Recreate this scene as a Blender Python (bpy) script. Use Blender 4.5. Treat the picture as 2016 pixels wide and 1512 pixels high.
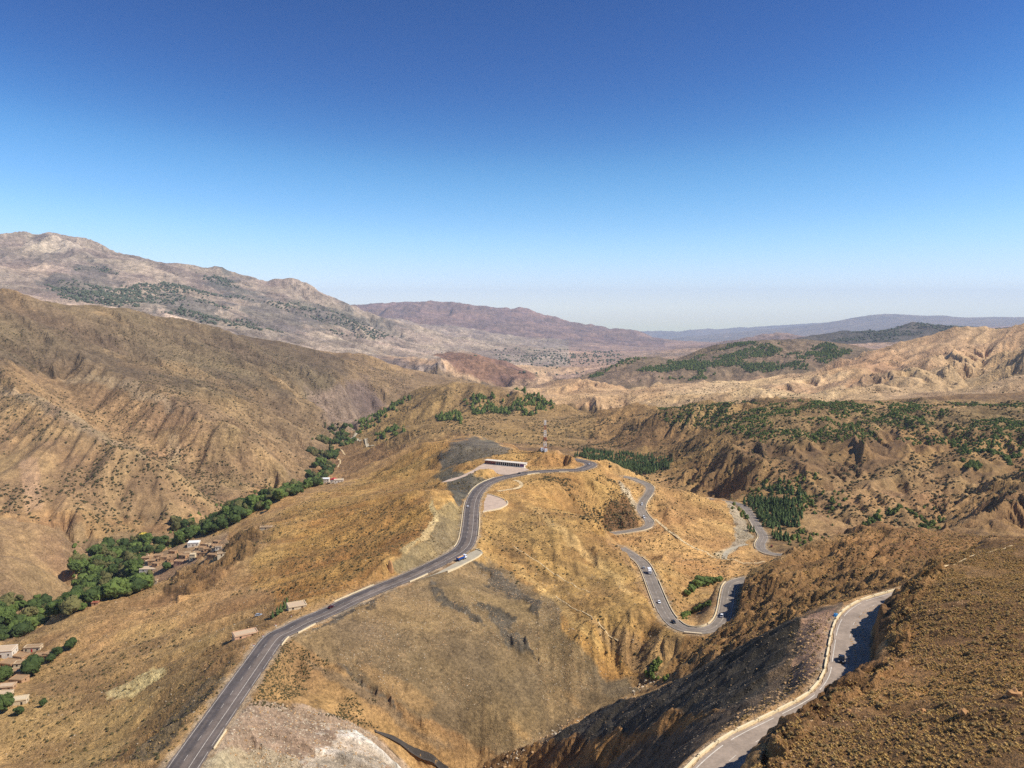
import bpy, bmesh, math, random, time
import numpy as np
from mathutils import Vector, Matrix
T0 = time.time()
random.seed(7)
rng = np.random.default_rng(11)
scene = bpy.context.scene
COL = scene.collection
for o in list(bpy.data.objects):
    bpy.data.objects.remove(o)

# ------------------------------------------------------------------ camera, sky, sun, exposure
PITCH = math.atan((756 - 605) / 1495.0)
FPX = 1495.0
cam_data = bpy.data.cameras.new('camera')
cam_data.sensor_width = 36.0
cam_data.lens = 36.0 * FPX / 2016.0
cam_data.clip_start = 0.5
cam_data.clip_end = 120000
camera = bpy.data.objects.new('camera', cam_data)
camera.rotation_euler = (math.pi / 2 - PITCH, 0, 0)
COL.objects.link(camera)
scene.camera = camera

SUN_EL, SUN_AZ = math.radians(47), math.radians(103)      # azimuth clockwise from +Y (view direction)
world = bpy.data.worlds.new('World')
scene.world = world
world.use_nodes = True
wn, wl = world.node_tree.nodes, world.node_tree.links
sky_node = wn.new('ShaderNodeTexSky')
sky_node.sky_type = 'NISHITA'
sky_node.sun_disc = False
sky_node.sun_elevation = SUN_EL
sky_node.sun_rotation = SUN_AZ
sky_node.altitude = 2200
sky_node.air_density = 1.0
sky_node.dust_density = 0.0
sky_node.ozone_density = 1.0
wn['Background'].inputs['Strength'].default_value = 0.1
# the clear-air grade of the photograph: one colour curve on the whole sky
sky_scale = wn.new('ShaderNodeVectorMath'); sky_scale.operation = 'SCALE'; sky_scale.inputs['Scale'].default_value = 0.1
sky_curve = wn.new('ShaderNodeRGBCurve')
def set_curve(i, pts):
    c = sky_curve.mapping.curves[i]
    while len(c.points) > 2: c.points.remove(c.points[1])
    c.points[0].location = pts[0]; c.points[-1].location = pts[-1]
    for p in pts[1:-1]: c.points.new(*p)
set_curve(0, [(0, 0.000), (0.07, 0.011), (0.135, 0.027), (0.175, 0.046), (0.23, 0.100), (0.31, 0.188), (0.395, 0.296), (0.545, 0.464), (0.8, 0.704), (1, 0.760)])
set_curve(1, [(0, 0.000), (0.12, 0.040), (0.225, 0.098), (0.282, 0.160), (0.36, 0.288), (0.465, 0.424), (0.565, 0.544), (0.7, 0.656), (0.845, 0.784), (1, 0.840)])
set_curve(2, [(0, 0.000), (0.22, 0.136), (0.39, 0.312), (0.47, 0.432), (0.56, 0.600), (0.62, 0.696), (0.69, 0.800), (0.72, 0.824), (0.8, 0.848), (1, 0.880)])
sky_curve.mapping.update()
sky_back = wn.new('ShaderNodeVectorMath'); sky_back.operation = 'SCALE'; sky_back.inputs['Scale'].default_value = 12.5
wl.new(sky_node.outputs[0], sky_scale.inputs[0])
wl.new(sky_scale.outputs[0], sky_curve.inputs['Color'])
wl.new(sky_curve.outputs[0], sky_back.inputs[0])
wl.new(sky_back.outputs[0], wn['Background'].inputs['Color'])

sun_data = bpy.data.lights.new('sun', 'SUN')
sun_data.energy = 5.0
sun_data.angle = math.radians(0.53)
sun_data.color = (1.0, 0.95, 0.87)
sun = bpy.data.objects.new('sun', sun_data)
to_sun = Vector((math.sin(SUN_AZ) * math.cos(SUN_EL), math.cos(SUN_AZ) * math.cos(SUN_EL), math.sin(SUN_EL)))
sun.rotation_euler = to_sun.to_track_quat('Z', 'Y').to_euler()
COL.objects.link(sun)
scene.view_settings.view_transform = 'Standard'
scene.view_settings.look = 'None'
scene.view_settings.exposure = 0.22
scene.view_settings.gamma = 1.0
scene.view_settings.use_curve_mapping = False
scene.cycles.max_bounces = 5
scene.cycles.diffuse_bounces = 2
scene.cycles.glossy_bounces = 2
scene.cycles.transparent_max_bounces = 6
scene.cycles.volume_bounces = 1
scene.cycles.use_denoising = False      # keep the fine ground texture; 128 samples are clean enough
HAZE = 2.7e-5

# ------------------------------------------------------------------ survey helpers: photo bearings -> ground coordinates
CP, SP = math.cos(PITCH), math.sin(PITCH)
def bearing(px, py):
    """tangents (x/y, z/y) of the sight line through a photo pixel"""
    a = (np.asarray(px, float) - 1008) / FPX
    b = (756 - np.asarray(py, float)) / FPX
    dy = CP + b * SP
    return a / dy, (-SP + b * CP) / dy
def to_pixel(t, s):
    f = CP - SP * s
    return 1008 + FPX * t / f, 756 - FPX * (SP + CP * s) / f
def at(px, py, D):
    t, s = bearing(px, py)
    return Vector((float(t) * D, D, float(s) * D))
def at_z(px, py, z):
    t, s = bearing(px, py)
    return at(px, py, z / float(s))

# ------------------------------------------------------------------ noise
def hash2(ix, iy, seed):
    h = (ix.astype(np.int64) * 374761393 + iy.astype(np.int64) * 668265263 + seed * 974634421) & 0xffffffff
    h = ((h ^ (h >> 13)) * 1274126177) & 0xffffffff
    h = h ^ (h >> 16)
    return (h & 0xffff).astype(np.float32) / 65535.0, ((h >> 16) & 0xffff).astype(np.float32) / 65535.0
def vnoise(x, y, seed=0):
    ix, iy = np.floor(x), np.floor(y)
    fx, fy = (x - ix).astype(np.float32), (y - iy).astype(np.float32)
    fx = fx * fx * fx * (fx * (fx * 6 - 15) + 10); fy = fy * fy * fy * (fy * (fy * 6 - 15) + 10)
    a = hash2(ix, iy, seed)[0]; b = hash2(ix + 1, iy, seed)[0]
    c = hash2(ix, iy + 1, seed)[0]; d = hash2(ix + 1, iy + 1, seed)[0]
    return (a + (b - a) * fx) * (1 - fy) + (c + (d - c) * fx) * fy
def fbm(x, y, octaves=4, seed=0, gain=0.5):
    v = 0; a = 1.0; n = 0
    for o in range(octaves):
        v = v + a * (vnoise(x * 2 ** o + 17.3 * o, y * 2 ** o - 9.1 * o, seed + o) - 0.5)
        n += a; a *= gain
    return v / n * 2
def gullies(px, py, dx, dy, seed):
    """slope-aligned gully noise (value, d/dx, d/dy) for unit cells"""
    ix, iy = np.floor(px), np.floor(py)
    fx, fy = (px - ix).astype(np.float32), (py - iy).astype(np.float32)
    va = np.zeros_like(fx); gx = np.zeros_like(fx); gy = np.zeros_like(fx); wt = np.zeros_like(fx)
    for i in range(-2, 2):
        for j in range(-2, 2):
            hx, hy = hash2(ix - i, iy - j, seed)
            qx = fx + i - hx * 0.5; qy = fy + j - hy * 0.5
            w = np.exp(-2.0 * (qx * qx + qy * qy))
            m = (qx * dx + qy * dy) * 6.2832
            c = np.cos(m); sn = -np.sin(m)
            va += c * w; gx += sn * dx * w; gy += sn * dy * w; wt += w
    return va / wt, gx / wt, gy / wt
def smooth(a, b, x):
    k = np.clip((x - a) / (b - a), 0, 1)
    return k * k * (3 - 2 * k)

# ------------------------------------------------------------------ terrain survey: (photo x, photo y, distance in metres)
PTS = []
def S(*pts):
    for p in pts:
        PTS.append(p)
def R(pts, drop=None, step=0.03):
    """a ridge or valley line; drop = (distance ratio, rows lower) for the hidden slope behind a ridge"""
    for k in range(len(pts) - 1):
        a, b = np.array(pts[k], float), np.array(pts[k + 1], float)
        n = max(1, int(math.hypot((b[0] - a[0]) / FPX, math.log(b[2] / a[2])) / step))
        for i in range(n + (k == len(pts) - 2)):
            q = a + (b - a) * i / n
            PTS.append((q[0], q[1], math.exp(math.log(a[2]) + (math.log(b[2]) - math.log(a[2])) * i / n)))
            if drop:
                PTS.append((q[0], q[1] + drop[1], PTS[-1][2] * drop[0]))

# right foreground hill
S((2000,1500,110),(1750,1500,121),(1600,1500,129),(2150,1500,107),(2300,1500,104),(2000,1400,128),(1750,1400,147),
  (2000,1300,155),(2016,1200,190),(1880,1300,168),(1850,1200,208),(2016,1120,245),(2150,1300,150),(2180,1150,210),(1900,1130,245))
R([(1490,1520,130),(1512,1490,135),(1530,1445,143),(1590,1402,157),(1650,1352,171),(1700,1322,179),(1748,1302,183),(1747,1250,204),(1762,1190,236),
   (1778,1155,257),(1830,1108,290),(1900,1078,300),(2016,1062,300),(2200,1050,300)])
R([(1830,1150,325),(1900,1120,335),(2016,1105,335),(2200,1090,335)])
# bench left of the foreground road and the dark scree slope
S((1610,1250,240),(1560,1300,228),(1555,1250,252),(1500,1400,192),(1450,1400,207),(1400,1480,175),(1340,1490,190),
  (1300,1500,235),(1200,1500,285),(1100,1500,320),(1350,1420,235),(1250,1430,285),(1400,1380,242),(1480,1330,240))
R([(1660,1188,272),(1640,1196,266),(1600,1200,270),(1560,1216,275),(1480,1260,285),(1400,1308,297),(1310,1355,310),(1200,1392,330)], (1.09, 24))
R([(1200,1392,330),(1100,1442,345),(1010,1485,352),(950,1520,350),(850,1570,345)])
# creek below the hairpin
R([(1365,1257,437),(1330,1285,425),(1290,1322,415),(1250,1352,408),(1180,1400,398),(1100,1440,390),(1010,1483,380),(940,1510,373),(850,1545,366)])
# brown hill
R([(1457,1133,498),(1475,1123,495),(1500,1112,490),(1560,1090,500),(1610,1063,515),(1660,1050,530),(1700,1043,540),(1760,1050,545),(1820,1043,552),(1870,1045,555),
   (1920,1060,540),(1960,1072,520),(2050,1075,500),(2200,1075,500)], (1.1, 40))
R([(1458,1142,492),(1458,1165,472),(1457,1190,452),(1454,1212,434),(1444,1228,420)])
S((1425,1250,405),(1400,1264,400),(1340,1312,408),(1500,1180,432),(1600,1150,432),(1550,1200,395),(1480,1250,372),
  (1420,1290,372),(1650,1180,362),(1750,1120,410),(1700,1090,460),(1850,1085,440),(1600,1105,488),(1500,1140,468),(1475,1150,478))
# grey slope and orange slopes under the ridge road
S((850,1250,430),(950,1350,405),(800,1400,380),(700,1300,398),(1050,1300,435),(1150,1250,446),(1000,1180,490),(1100,1150,522),(1250,1200,462),
  (1300,1260,428),(1320,1250,434),(1270,1150,522),(1200,1300,432),(1250,1320,427),(1050,1100,560),(1200,1120,552),(900,1160,480),(780,1200,450),(1000,1420,388))
R([(1140,1018,700),(1185,1046,655),(1220,1075,612),(1252,1103,572)], (1.06, 12))
S((1000,1000,690),(1050,980,722),(1080,960,770),(1150,960,800),(1200,1000,768),(1150,1000,735),(1230,965,830),(1180,1030,715))
R([(1178,908,908),(1190,921,880),(1215,929,880),(1240,937,884),(1262,944,890),(1300,953,875),(1340,963,862),(1400,980,885),(1422,986,920)], (1.15, 40))
S((1330,1000,800),(1330,1050,735),(1400,1040,760),(1400,1090,690),(1450,1100,680),(1450,1040,782),(1350,1100,650),(1300,1100,622),
  (1350,1150,582),(1400,1170,550),(1380,1205,497),(1330,1190,520))
S((550,1330,380),(600,1450,330),(750,1480,336),(880,1505,350),(480,1500,302),(600,1505,305),(700,1380,378),(850,1460,374),(640,1250,410))
# left side of the ridge
S((380,1400,345),(300,1450,355),(200,1500,345),(100,1450,385),(0,1400,420),(0,1500,372),(300,1300,455),(150,1300,490),(0,1330,482),(-200,1400,420),
  (450,1250,450),(400,1180,545),(300,1200,552),(550,1150,540),(480,1080,650),(400,1120,650),(330,1150,680),(600,1080,632),(650,1020,722),
  (560,1020,790),(450,1050,775),(700,990,780),(640,980,882))
R([(-200,1310,470),(10,1263,530),(69,1242,548),(118,1208,590),(153,1194,612),(215,1181,632),(285,1159,672)], (1.08, 22))
R([(300,1098,800),(368,1062,862),(434,1030,915),(521,989,1010),(562,973,1060),(635,957,1130),(700,942,1190),(760,915,1225),(800,887,1245),(860,868,1160),
   (930,858,1110),(985,873,1070),(1030,888,1030)], (1.1, 26))
S((300,1118,765),(420,1082,800),(360,1090,805))
R([(835,962,690),(842,978,668),(850,1000,630),(858,1030,594),(830,1062,556),(800,1085,524),(765,1118,498)])
S((780,990,700),(720,1040,642),(700,1100,562),(790,1040,622))
R([(893,955,778),(920,935,802),(964,922,822),(984,930,824)])
S((860,945,850),(750,942,1050),(820,905,1020),(780,960,905),(830,935,930))
R([(1040,893,930),(1060,888,908),(1085,884,895),(1115,884,893),(1130,890,890),(1140,899,886)], (1.15, 40))
S((1080,905,876),(1105,917,862),(900,875,1000),(870,890,962),(950,868,1052),(900,910,930))
# left valley floor
R([(-250,1330,600),(0,1262,640),(100,1202,722),(200,1142,825),(300,1082,955),(420,1030,1108),(560,966,1390),(620,930,1565),(660,880,1850),(690,856,2080)])
S((50,1240,680),(250,1120,880))
# left hillside
R([(-200,1005,880),(0,1018,900),(73,1027,905),(108,1039,905),(140,1075,900)], (1.08, 20))
R([(-200,1075,730),(0,1093,742),(55,1107,748),(104,1138,758),(132,1152,765),(150,1175,770)], (1.08, 20))
S((0,1150,700),(60,1180,700),(0,1060,850))
S((0,960,1080),(150,1000,1050),(250,1010,1080),(0,850,1260),(0,790,1400),(0,680,1720),(-250,650,1750),(-250,900,1150),(300,950,1230),(400,980,1260),(520,950,1420),
  (150,900,1180),(120,690,1850),(220,680,2000),(300,700,2080),(400,720,2150),(450,780,1900),(550,760,2200),(600,820,1980),(560,880,1650),(650,830,2080),
  (680,760,2500),(760,780,2650),(800,750,2900),(520,700,2600),(350,660,2350))
R([(0,737,1500),(100,792,1350),(200,852,1245),(270,888,1200),(340,920,1190)])
R([(0,775,1480),(80,815,1400),(190,870,1330)])
R([(110,742,1760),(230,742,1750),(300,772,1640),(360,805,1540),(450,855,1440),(540,905,1440)])
R([(160,800,1640),(250,840,1520),(350,890,1420)])
R([(-200,560,2000),(0,575,2100),(60,590,2150),(110,602,2200),(180,606,2300),(280,612,2450),(330,630,2550),(400,650,2650),(500,664,2800),(600,684,2950),
   (700,700,3100),(760,720,3200),(830,735,3250),(900,752,3300),(1000,762,3300)], (1.15, 22))
# middle hill with pine patches, and the right hillside
S((760,870,1760),(800,840,1900),(850,850,1650),(900,830,1850),(1000,850,1650),(1000,800,2050),(1100,850,1720),(1150,825,1950),(1200,865,1650),
  (1150,890,1430),(1250,905,1430),(1250,930,1270),(1320,952,1160),(1350,900,1400),(730,880,1750))
R([(700,848,2120),(735,815,2250),(780,790,2300),(840,765,2350),(900,752,2350),(960,760,2300),(1020,768,2250),(1060,778,2200),(1090,795,2150),(1130,812,2080),
   (1180,815,2000),(1230,806,1950),(1270,800,1900),(1330,803,1750),(1400,793,1620),(1460,798,1550),(1520,795,1500),(1580,784,1480),(1640,795,1470),(1700,787,1460),
   (1760,795,1450),(1850,795,1440),(1930,798,1400),(2016,793,1380),(2250,790,1350)], (1.12, 26))
S((1400,900,1200),(1400,850,1380),(1500,955,990),(1500,900,1120),(1500,850,1260),(1600,1030,832),(1600,960,960),(1600,900,1080),(1600,845,1230),
  (1700,1035,840),(1700,955,960),(1700,880,1120),(1800,1025,850),(1800,935,990),(1800,860,1180),(1900,1035,800),(1930,965,900),(1900,880,1120),
  (2016,1035,760),(2016,935,940),(2016,860,1130),(2200,950,880),(1460,960,1000))
R([(1440,880,1165),(1475,915,1085),(1490,945,1020)])
R([(1560,850,1220),(1560,890,1105),(1530,930,1020)])
R([(1690,850,1200),(1660,890,1105),(1600,935,1010),(1570,960,960)])
R([(1800,850,1200),(1800,890,1110),(1740,940,990),(1690,985,905)])
R([(1950,850,1160),(1930,890,1085),(1880,940,975),(1830,990,890)])
R([(1500,880,1180),(1510,910,1105)])
R([(1620,880,1150),(1600,910,1080)])
R([(1740,880,1150),(1710,920,1050),(1650,965,965)])
R([(1870,880,1150),(1850,920,1040),(1790,975,930)])
R([(2000,890,1090),(1970,940,970),(1900,1000,860)])
# golden hills
S((1150,790,2500),(1300,782,2500),(1100,775,2800),(1500,772,2250),(1700,762,2150),(1900,772,2000),(1620,738,2650),(1750,722,2450),(1900,700,2450),(2016,700,2350),(2016,770,1950),(2200,700,2300))
R([(1030,765,3000),(1080,755,3000),(1150,748,3000),(1230,765,2900),(1280,770,2900),(1350,755,2900),(1450,752,2900),(1520,748,2900),(1600,735,2900),(1650,720,3000),
   (1700,692,3100),(1740,690,3100),(1790,678,3100),(1850,668,3100),(1900,655,3100),(1960,650,3100),(2016,636,3000),(2250,615,2900)], (1.1, 14))
for L_ in ([(1500,775,2260),(1560,755,2500),(1620,737,2760)], [(1560,777,2340),(1620,754,2620)], [(1640,775,2230),(1690,745,2480),(1735,715,2780)],
           [(1720,772,2290),(1760,738,2580),(1790,708,2860)], [(1790,772,2140),(1840,735,2410),(1880,700,2690),(1900,674,2940)],
           [(1870,770,2210),(1910,733,2500),(1938,702,2770)], [(1950,770,2050),(1980,735,2290),(2010,690,2640)], [(1360,778,2480),(1400,765,2650)], [(1420,779,2420),(1470,765,2640)]):
    R(L_)
R([(2080,930,880),(2050,940,865),(1990,985,800),(1940,1030,745)])
R([(1975,930,990),(1920,975,922),(1850,1030,840)])
# green hill and dark hills behind
R([(1130,748,4000),(1200,722,4000),(1250,706,4000),(1300,708,4000),(1340,712,4000),(1380,692,4100),(1430,677,4100),(1500,671,4100),(1560,670,4100),(1640,678,4100),
   (1720,688,4100),(1850,700,4100)], (1.1, 15))
S((1250,740,3500),(1400,728,3500),(1550,708,3600),(1600,724,3400))
R([(1540,676,6500),(1600,664,6500),(1650,654,6500),(1700,653,6500),(1735,657,6500),(1770,645,6500),(1805,635,6500),(1850,644,6500),(1900,645,6500),(1960,650,6500),(2050,640,6500),(2250,630,6500)], (1.1, 10))
R([(1270,690,22000),(1310,669,25000),(1400,661,25000),(1500,650,25000),(1600,640,25000),(1650,633,25000),(1700,622,25000),(1760,618,25000),(1810,622,25000),(1850,621,25000),
   (1900,627,25000),(1960,624,25000),(2016,625,25000),(2250,620,25000)], (1.1, 6))
S((1350,690,9000),(1450,674,10000),(1310,676,19000),(1500,662,9500),(1530,655,9500),(1570,663,9500),(1420,684,7500),(1600,670,9000))
R([(845,704,4500),(880,695,4500),(905,692,4500),(960,705,4500),(1010,725,4500),(1050,745,4500)], (1.1, 12))
S((1050,748,3900),(1100,738,4700),(1150,722,5500),(1250,698,7000),(1300,692,8000),(1200,704,6500),(1050,705,6500),(960,694,6800),(1000,722,5300),(900,725,3900))
R([(560,640,14500),(690,601,14000),(760,600,14000),(810,596,14000),(850,594,14000),(890,596,14000),(930,603,14000),(1000,607,14000),(1030,614,14000),(1060,625,14000),
   (1110,635,14000),(1150,641,14000),(1230,655,14000),(1280,668,14000)], (1.1, 8))
S((1100,692,9000),(1000,688,9300),(1270,684,11000))
# left mountain
R([(-250,470,7000),(0,469,7000),(40,464,7000),(70,462,7000),(100,464,7000),(130,468,7000),(165,476,7000),(185,487,7000),(250,506,7000),(300,510,7000),(330,518,7000),(400,530,7100),
   (450,545,7100),(500,556,7200),(555,561,7200),(620,585,7300),(700,610,7500),(760,625,7700),(830,650,8000),(900,666,8000),(1000,680,8300)], (1.1, 10))
S((0,568,4500),(0,520,5600),(200,565,5300),(200,602,4500),(400,622,4800),(400,580,5800),(600,662,5000),(600,622,6000),(750,682,6000),(750,652,7000),(850,702,5500),
  (850,682,6800),(120,520,5900),(300,545,6000),(500,600,5900))
R([(60,500,6300),(180,540,5700),(260,590,4900)])
R([(330,540,6500),(400,580,5800),(450,630,5000)])
R([(520,575,6700),(620,625,6000),(700,668,5500)])
# ground in front of the frame
S((300,1650,235),(1000,1620,320),(1000,2000,160),(1800,1720,80),(1300,1720,150),(1850,2400,40),(1000,2600,60),(200,2200,130),(-300,1700,260),(2300,1800,70),(600,1650,270))
for tt in (-1.1, 0.0, 1.1):
    PTS.append((1008 + FPX * tt, 640, 34000))
# ------------------------------------------------------------------ roads and lay-bys: (photo x, photo y, road level)
ROADS = {
 'main': (6.8, [(325,1580,-181),(360,1512,-181),(437,1400,-181),(472,1350,-181),(507,1300,-181.5),(541,1254,-182),(570,1240,-182),(600,1224,-182),(650,1203,-182),(690,1183,-182),(750,1157,-182),
     (800,1137,-182),(850,1114,-182),(884,1097,-182),(907,1083,-182),(920,1066,-182),(925,1040,-182),(927,1018,-182),(930,992,-182),(938,972,-182),(954,955,-182),(980,943,-182),
     (1010,936,-182),(1050,929.5,-182),(1100,926.5,-182),(1138,925,-182),(1154,920.5,-182),(1164,915.5,-182),(1160,911,-182),(1145,907,-182),(1124,903.5,-182)]),
 'middle': (4.4, [(1228,938,-199),(1242,941,-200),(1257,947,-202),(1272,953,-203.5),(1280,961,-205),(1277,972,-208),(1266,987,-212),(1262,1001,-215),(1268,1014,-218),(1279,1027,-220),
     (1276,1036,-222),(1260,1042,-223),(1227,1047.5,-224),(1191,1052,-225),(1150,1058,-226)]),
 'hairpin': (4.4, [(1222,1078,-208),(1250,1096,-205),(1267,1111,-203),(1279,1134,-200),(1291,1164.5,-197),(1306,1200,-194),(1319.5,1220,-192),(1338,1235,-191),(1363,1241.5,-190.5),(1389,1241,-190),
     (1407,1235,-190),(1421,1222,-190),(1428,1203,-189.5),(1432,1178,-189),(1436,1158,-188.5),(1442,1149,-188),(1455,1144,-188),(1475,1139,-188)]),
 'right': (4.6, [(1395,982,-247),(1425,987,-246),(1448,990.5,-245),(1469,1001,-242),(1482,1021,-238),(1493,1040,-235),(1503,1056,-233),(1497,1071,-232),(1500,1082,-231.5),(1517,1090,-231),
     (1548,1094,-230),(1580,1097,-229)]),
 'fore': (4.7, []),
}
PARAPET = [(1830,1148,-112),(1790,1156,-111),(1762,1162,-110),(1725,1172,-109),(1691,1183,-108.4),(1664,1199,-107.5),(1648,1217,-106.8),(1638.6,1238,-106),(1632.6,1267,-105),(1627,1299,-104),
           (1620,1330,-103.3),(1594,1363,-102.3),(1559,1385,-101.3),(1507,1411,-100),(1455,1436,-98.6),(1413,1460,-97.3),(1368,1496,-96),(1335,1530,-95)]
def resample(pts, step):
    """Catmull-Rom through 3-D points, even spacing"""
    P = [Vector(p) for p in pts]
    P = [P[0] * 2 - P[1]] + P + [P[-1] * 2 - P[-2]]
    out = []
    for k in range(1, len(P) - 2):
        n = max(4, int((P[k + 1] - P[k]).length / 0.8))
        for i in range(n):
            u = i / n
            out.append(0.5 * ((2 * P[k]) + (P[k + 1] - P[k - 1]) * u + (2 * P[k - 1] - 5 * P[k] + 4 * P[k + 1] - P[k + 2]) * u * u
                              + (3 * P[k] - P[k - 1] - 3 * P[k + 1] + P[k + 2]) * u ** 3))
    out.append(P[-2])
    A = np.array(out)
    d = np.concatenate([[0], np.cumsum(np.linalg.norm(np.diff(A[:, :2], axis=0), axis=1))])
    m = np.arange(0, d[-1], step)
    R_ = np.stack([np.interp(m, d, A[:, i]) for i in range(3)], 1)
    for _ in range(3):       # ease the level and the kinks
        R_[1:-1] = 0.25 * R_[:-2] + 0.5 * R_[1:-1] + 0.25 * R_[2:]
    return R_
def offset_line(L, d):
    """parallel line, d metres to the right of travel"""
    g = np.gradient(L[:, :2], axis=0)
    g /= np.linalg.norm(g, axis=1)[:, None] + 1e-9
    for _ in range(2):
        g[1:-1] = (g[:-2] + g[1:-1] + g[2:]) / 3
    Q = L.copy()
    Q[:, 0] += g[:, 1] * d; Q[:, 1] -= g[:, 0] * d
    return Q
ROADLINE = {}
for k, (hw, pts) in ROADS.items():
    if k == 'fore':
        par = resample([at_z(*p) for p in PARAPET[::-1]], 2.0)
        ROADLINE[k] = offset_line(par, hw + 0.7)
        PAR_LINE = par
    else:
        ROADLINE[k] = resample([at_z(*p) for p in pts], 2.0)
# lay-bys and yards: polygon in the photo, level, material key
PADS = [
 ('truck_lay_by', -182.0, [(829,1140),(860,1128),(905,1103),(925,1088),(938,1082),(951,1087),(949,1092),(936,1101),(915,1112),(880,1124),(850,1133)], 'pad_grey'),
 ('curved_lay_by', -182.2, [(936,1010),(934,990),(940,976),(958,971),(975,976),(990,983),(999,990),(998,996),(985,1000),(965,1005)], 'pad_pink'),
 ('cafe_yard', -181.8, [(868,950),(885,943),(905,938),(930,926),(945,916),(953,912.5),(1034,920.5),(1042,925),(1020,931),(1000,935),(985,934),(960,928),(940,931),(915,938),(890,947)], 'pad_pink'),
 ('gravel_yard', -236.0, [(1428,990),(1447,993),(1462,1008),(1474,1030),(1482,1055),(1478,1066),(1462,1074),(1452,1068),(1450,1040),(1440,1010)], 'pad_grey'),
]
PADS = [p for p in PADS if p[0] != 'gravel_yard']

# ------------------------------------------------------------------ terrain surface
for k, L in ROADLINE.items():                      # the benches the roads lie on are part of the survey
    for p in L[::7]:
        px_, py_ = to_pixel(p[0] / p[1], p[2] / p[1])
        PTS.append((px_, py_, p[1]))
ctrl = np.array(PTS, float)
ct, cs = bearing(ctrl[:, 0], ctrl[:, 1])
cl = np.log(ctrl[:, 2])
keep = []
cell = {}
for i in range(len(ct)):                           # one control per ~0.012 cell
    key = (round(ct[i] / 0.012), round(cl[i] / 0.012))
    if key not in cell:
        cell[key] = i; keep.append(i)
ct, cs, cl = ct[keep], cs[keep], cl[keep]
MQ = 0.02
def mq(at_, al_, bt_, bl_):
    return np.sqrt((at_[:, None] - bt_[None]) ** 2 + (al_[:, None] - bl_[None]) ** 2 + MQ * MQ)
n = len(ct)
A = np.zeros((n + 3, n + 3))
A[:n, :n] = mq(ct, cl, ct, cl) - 0.003 * np.eye(n)
A[:n, n] = A[n, :n] = 1; A[:n, n + 1] = A[n + 1, :n] = ct; A[:n, n + 2] = A[n + 2, :n] = cl
W = np.linalg.solve(A, np.concatenate([cs, [0, 0, 0]]))

seg = [(40, 100, 0.014), (100, 420, 0.0042), (420, 1300, 0.0038), (1300, 3500, 0.0042), (3500, 9000, 0.0062), (9000, 32000, 0.011)]
rows = []
for a, b, st in seg:
    k = int(math.log(b / a) / st)
    rows += list(np.log(a) + np.arange(k) * (math.log(b / a) / k))
rows = np.array(rows + [math.log(32000)])
cols = np.concatenate([np.linspace(-1.02, -0.74, 34, endpoint=False), np.linspace(-0.74, 0.74, 860, endpoint=False), np.linspace(0.74, 1.02, 35)])
NR, NC = len(rows), len(cols)
# coarse evaluation then cubic interpolation in index space
ST = 3
ri = np.arange(0, NR + ST, ST); ci = np.arange(0, NC + ST, ST)
rl = np.interp(ri, np.arange(NR), rows); rl[ri >= NR] = rows[-1] + (rows[-1] - rows[-2]) * (ri[ri >= NR] - NR + 1)
ccv = np.interp(ci, np.arange(NC), cols); ccv[ci >= NC] = cols[-1] + (cols[-1] - cols[-2]) * (ci[ci >= NC] - NC + 1)
coarse = np.zeros((len(ri), len(ci)))
for i in range(0, len(ri), 12):
    LL, TT = np.meshgrid(rl[i:i + 12], ccv, indexing='ij')
    q = mq(TT.ravel().astype(np.float32), LL.ravel().astype(np.float32), ct.astype(np.float32), cl.astype(np.float32))
    coarse[i:i + 12] = (q @ W[:n].astype(np.float32) + W[n] + W[n + 1] * TT.ravel() + W[n + 2] * LL.ravel()).reshape(LL.shape)
def cubic(arr, m, axis):
    arr = np.moveaxis(arr, axis, 0)
    x = np.arange(m) / ST; i = np.floor(x).astype(int); u = (x - i).reshape((-1,) + (1,) * (arr.ndim - 1))
    last = arr.shape[0] - 1
    g = lambda k: arr[np.clip(i + k, 0, last)]
    p0, p1, p2, p3 = g(-1), g(0), g(1), g(2)
    o = 0.5 * (2 * p1 + (p2 - p0) * u + (2 * p0 - 5 * p1 + 4 * p2 - p3) * u * u + (3 * p1 - p0 - 3 * p2 + p3) * u ** 3)
    return np.moveaxis(o, 0, axis)
base_s = cubic(cubic(coarse, NR, 0), NC, 1)
Lg, Tg = np.meshgrid(rows, cols, indexing='ij')
Yg = np.exp(Lg); Xg = Tg * Yg; Zg = base_s * Yg
print('surface', round(time.time() - T0, 1), NR, NC, n)

# ------------------------------------------------------------------ ground cover regions (geology), drawn as outlines over the survey
def poly_mask(poly, px, py, feather):
    P = np.array(poly, float)
    inside = np.zeros(px.shape, bool); dist = np.full(px.shape, 1e9)
    for k in range(len(P)):
        a, b = P[k], P[(k + 1) % len(P)]
        c1 = (a[1] > py) != (b[1] > py)
        with np.errstate(divide='ignore', invalid='ignore'):
            xi = (b[0] - a[0]) * (py - a[1]) / (b[1] - a[1] + 1e-12) + a[0]
        inside ^= c1 & (px < xi)
        ab = b - a
        u = np.clip(((px - a[0]) * ab[0] + (py - a[1]) * ab[1]) / (ab @ ab + 1e-9), 0, 1)
        dist = np.minimum(dist, (px - a[0] - u * ab[0]) ** 2 + (py - a[1] - u * ab[1]) ** 2)
    d = np.sqrt(dist) * np.where(inside, 1, -1)
    return smooth(-feather, feather, d)
PXg, PYg = to_pixel(Tg, base_s)
warp_n = [fbm(Xg / 18, Yg / 18, 5, 50, 0.6), fbm(Xg / 18 + 300, Yg / 18, 5, 60, 0.6)]
far_n = [fbm(Xg / 150, Yg / 150, 5, 51, 0.6), fbm(Xg / 150 + 300, Yg / 150, 5, 61, 0.6)]
wmix = smooth(900, 1800, Yg)
WX = warp_n[0] * (1 - wmix) + far_n[0] * wmix; WY = warp_n[1] * (1 - wmix) + far_n[1] * wmix
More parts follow.
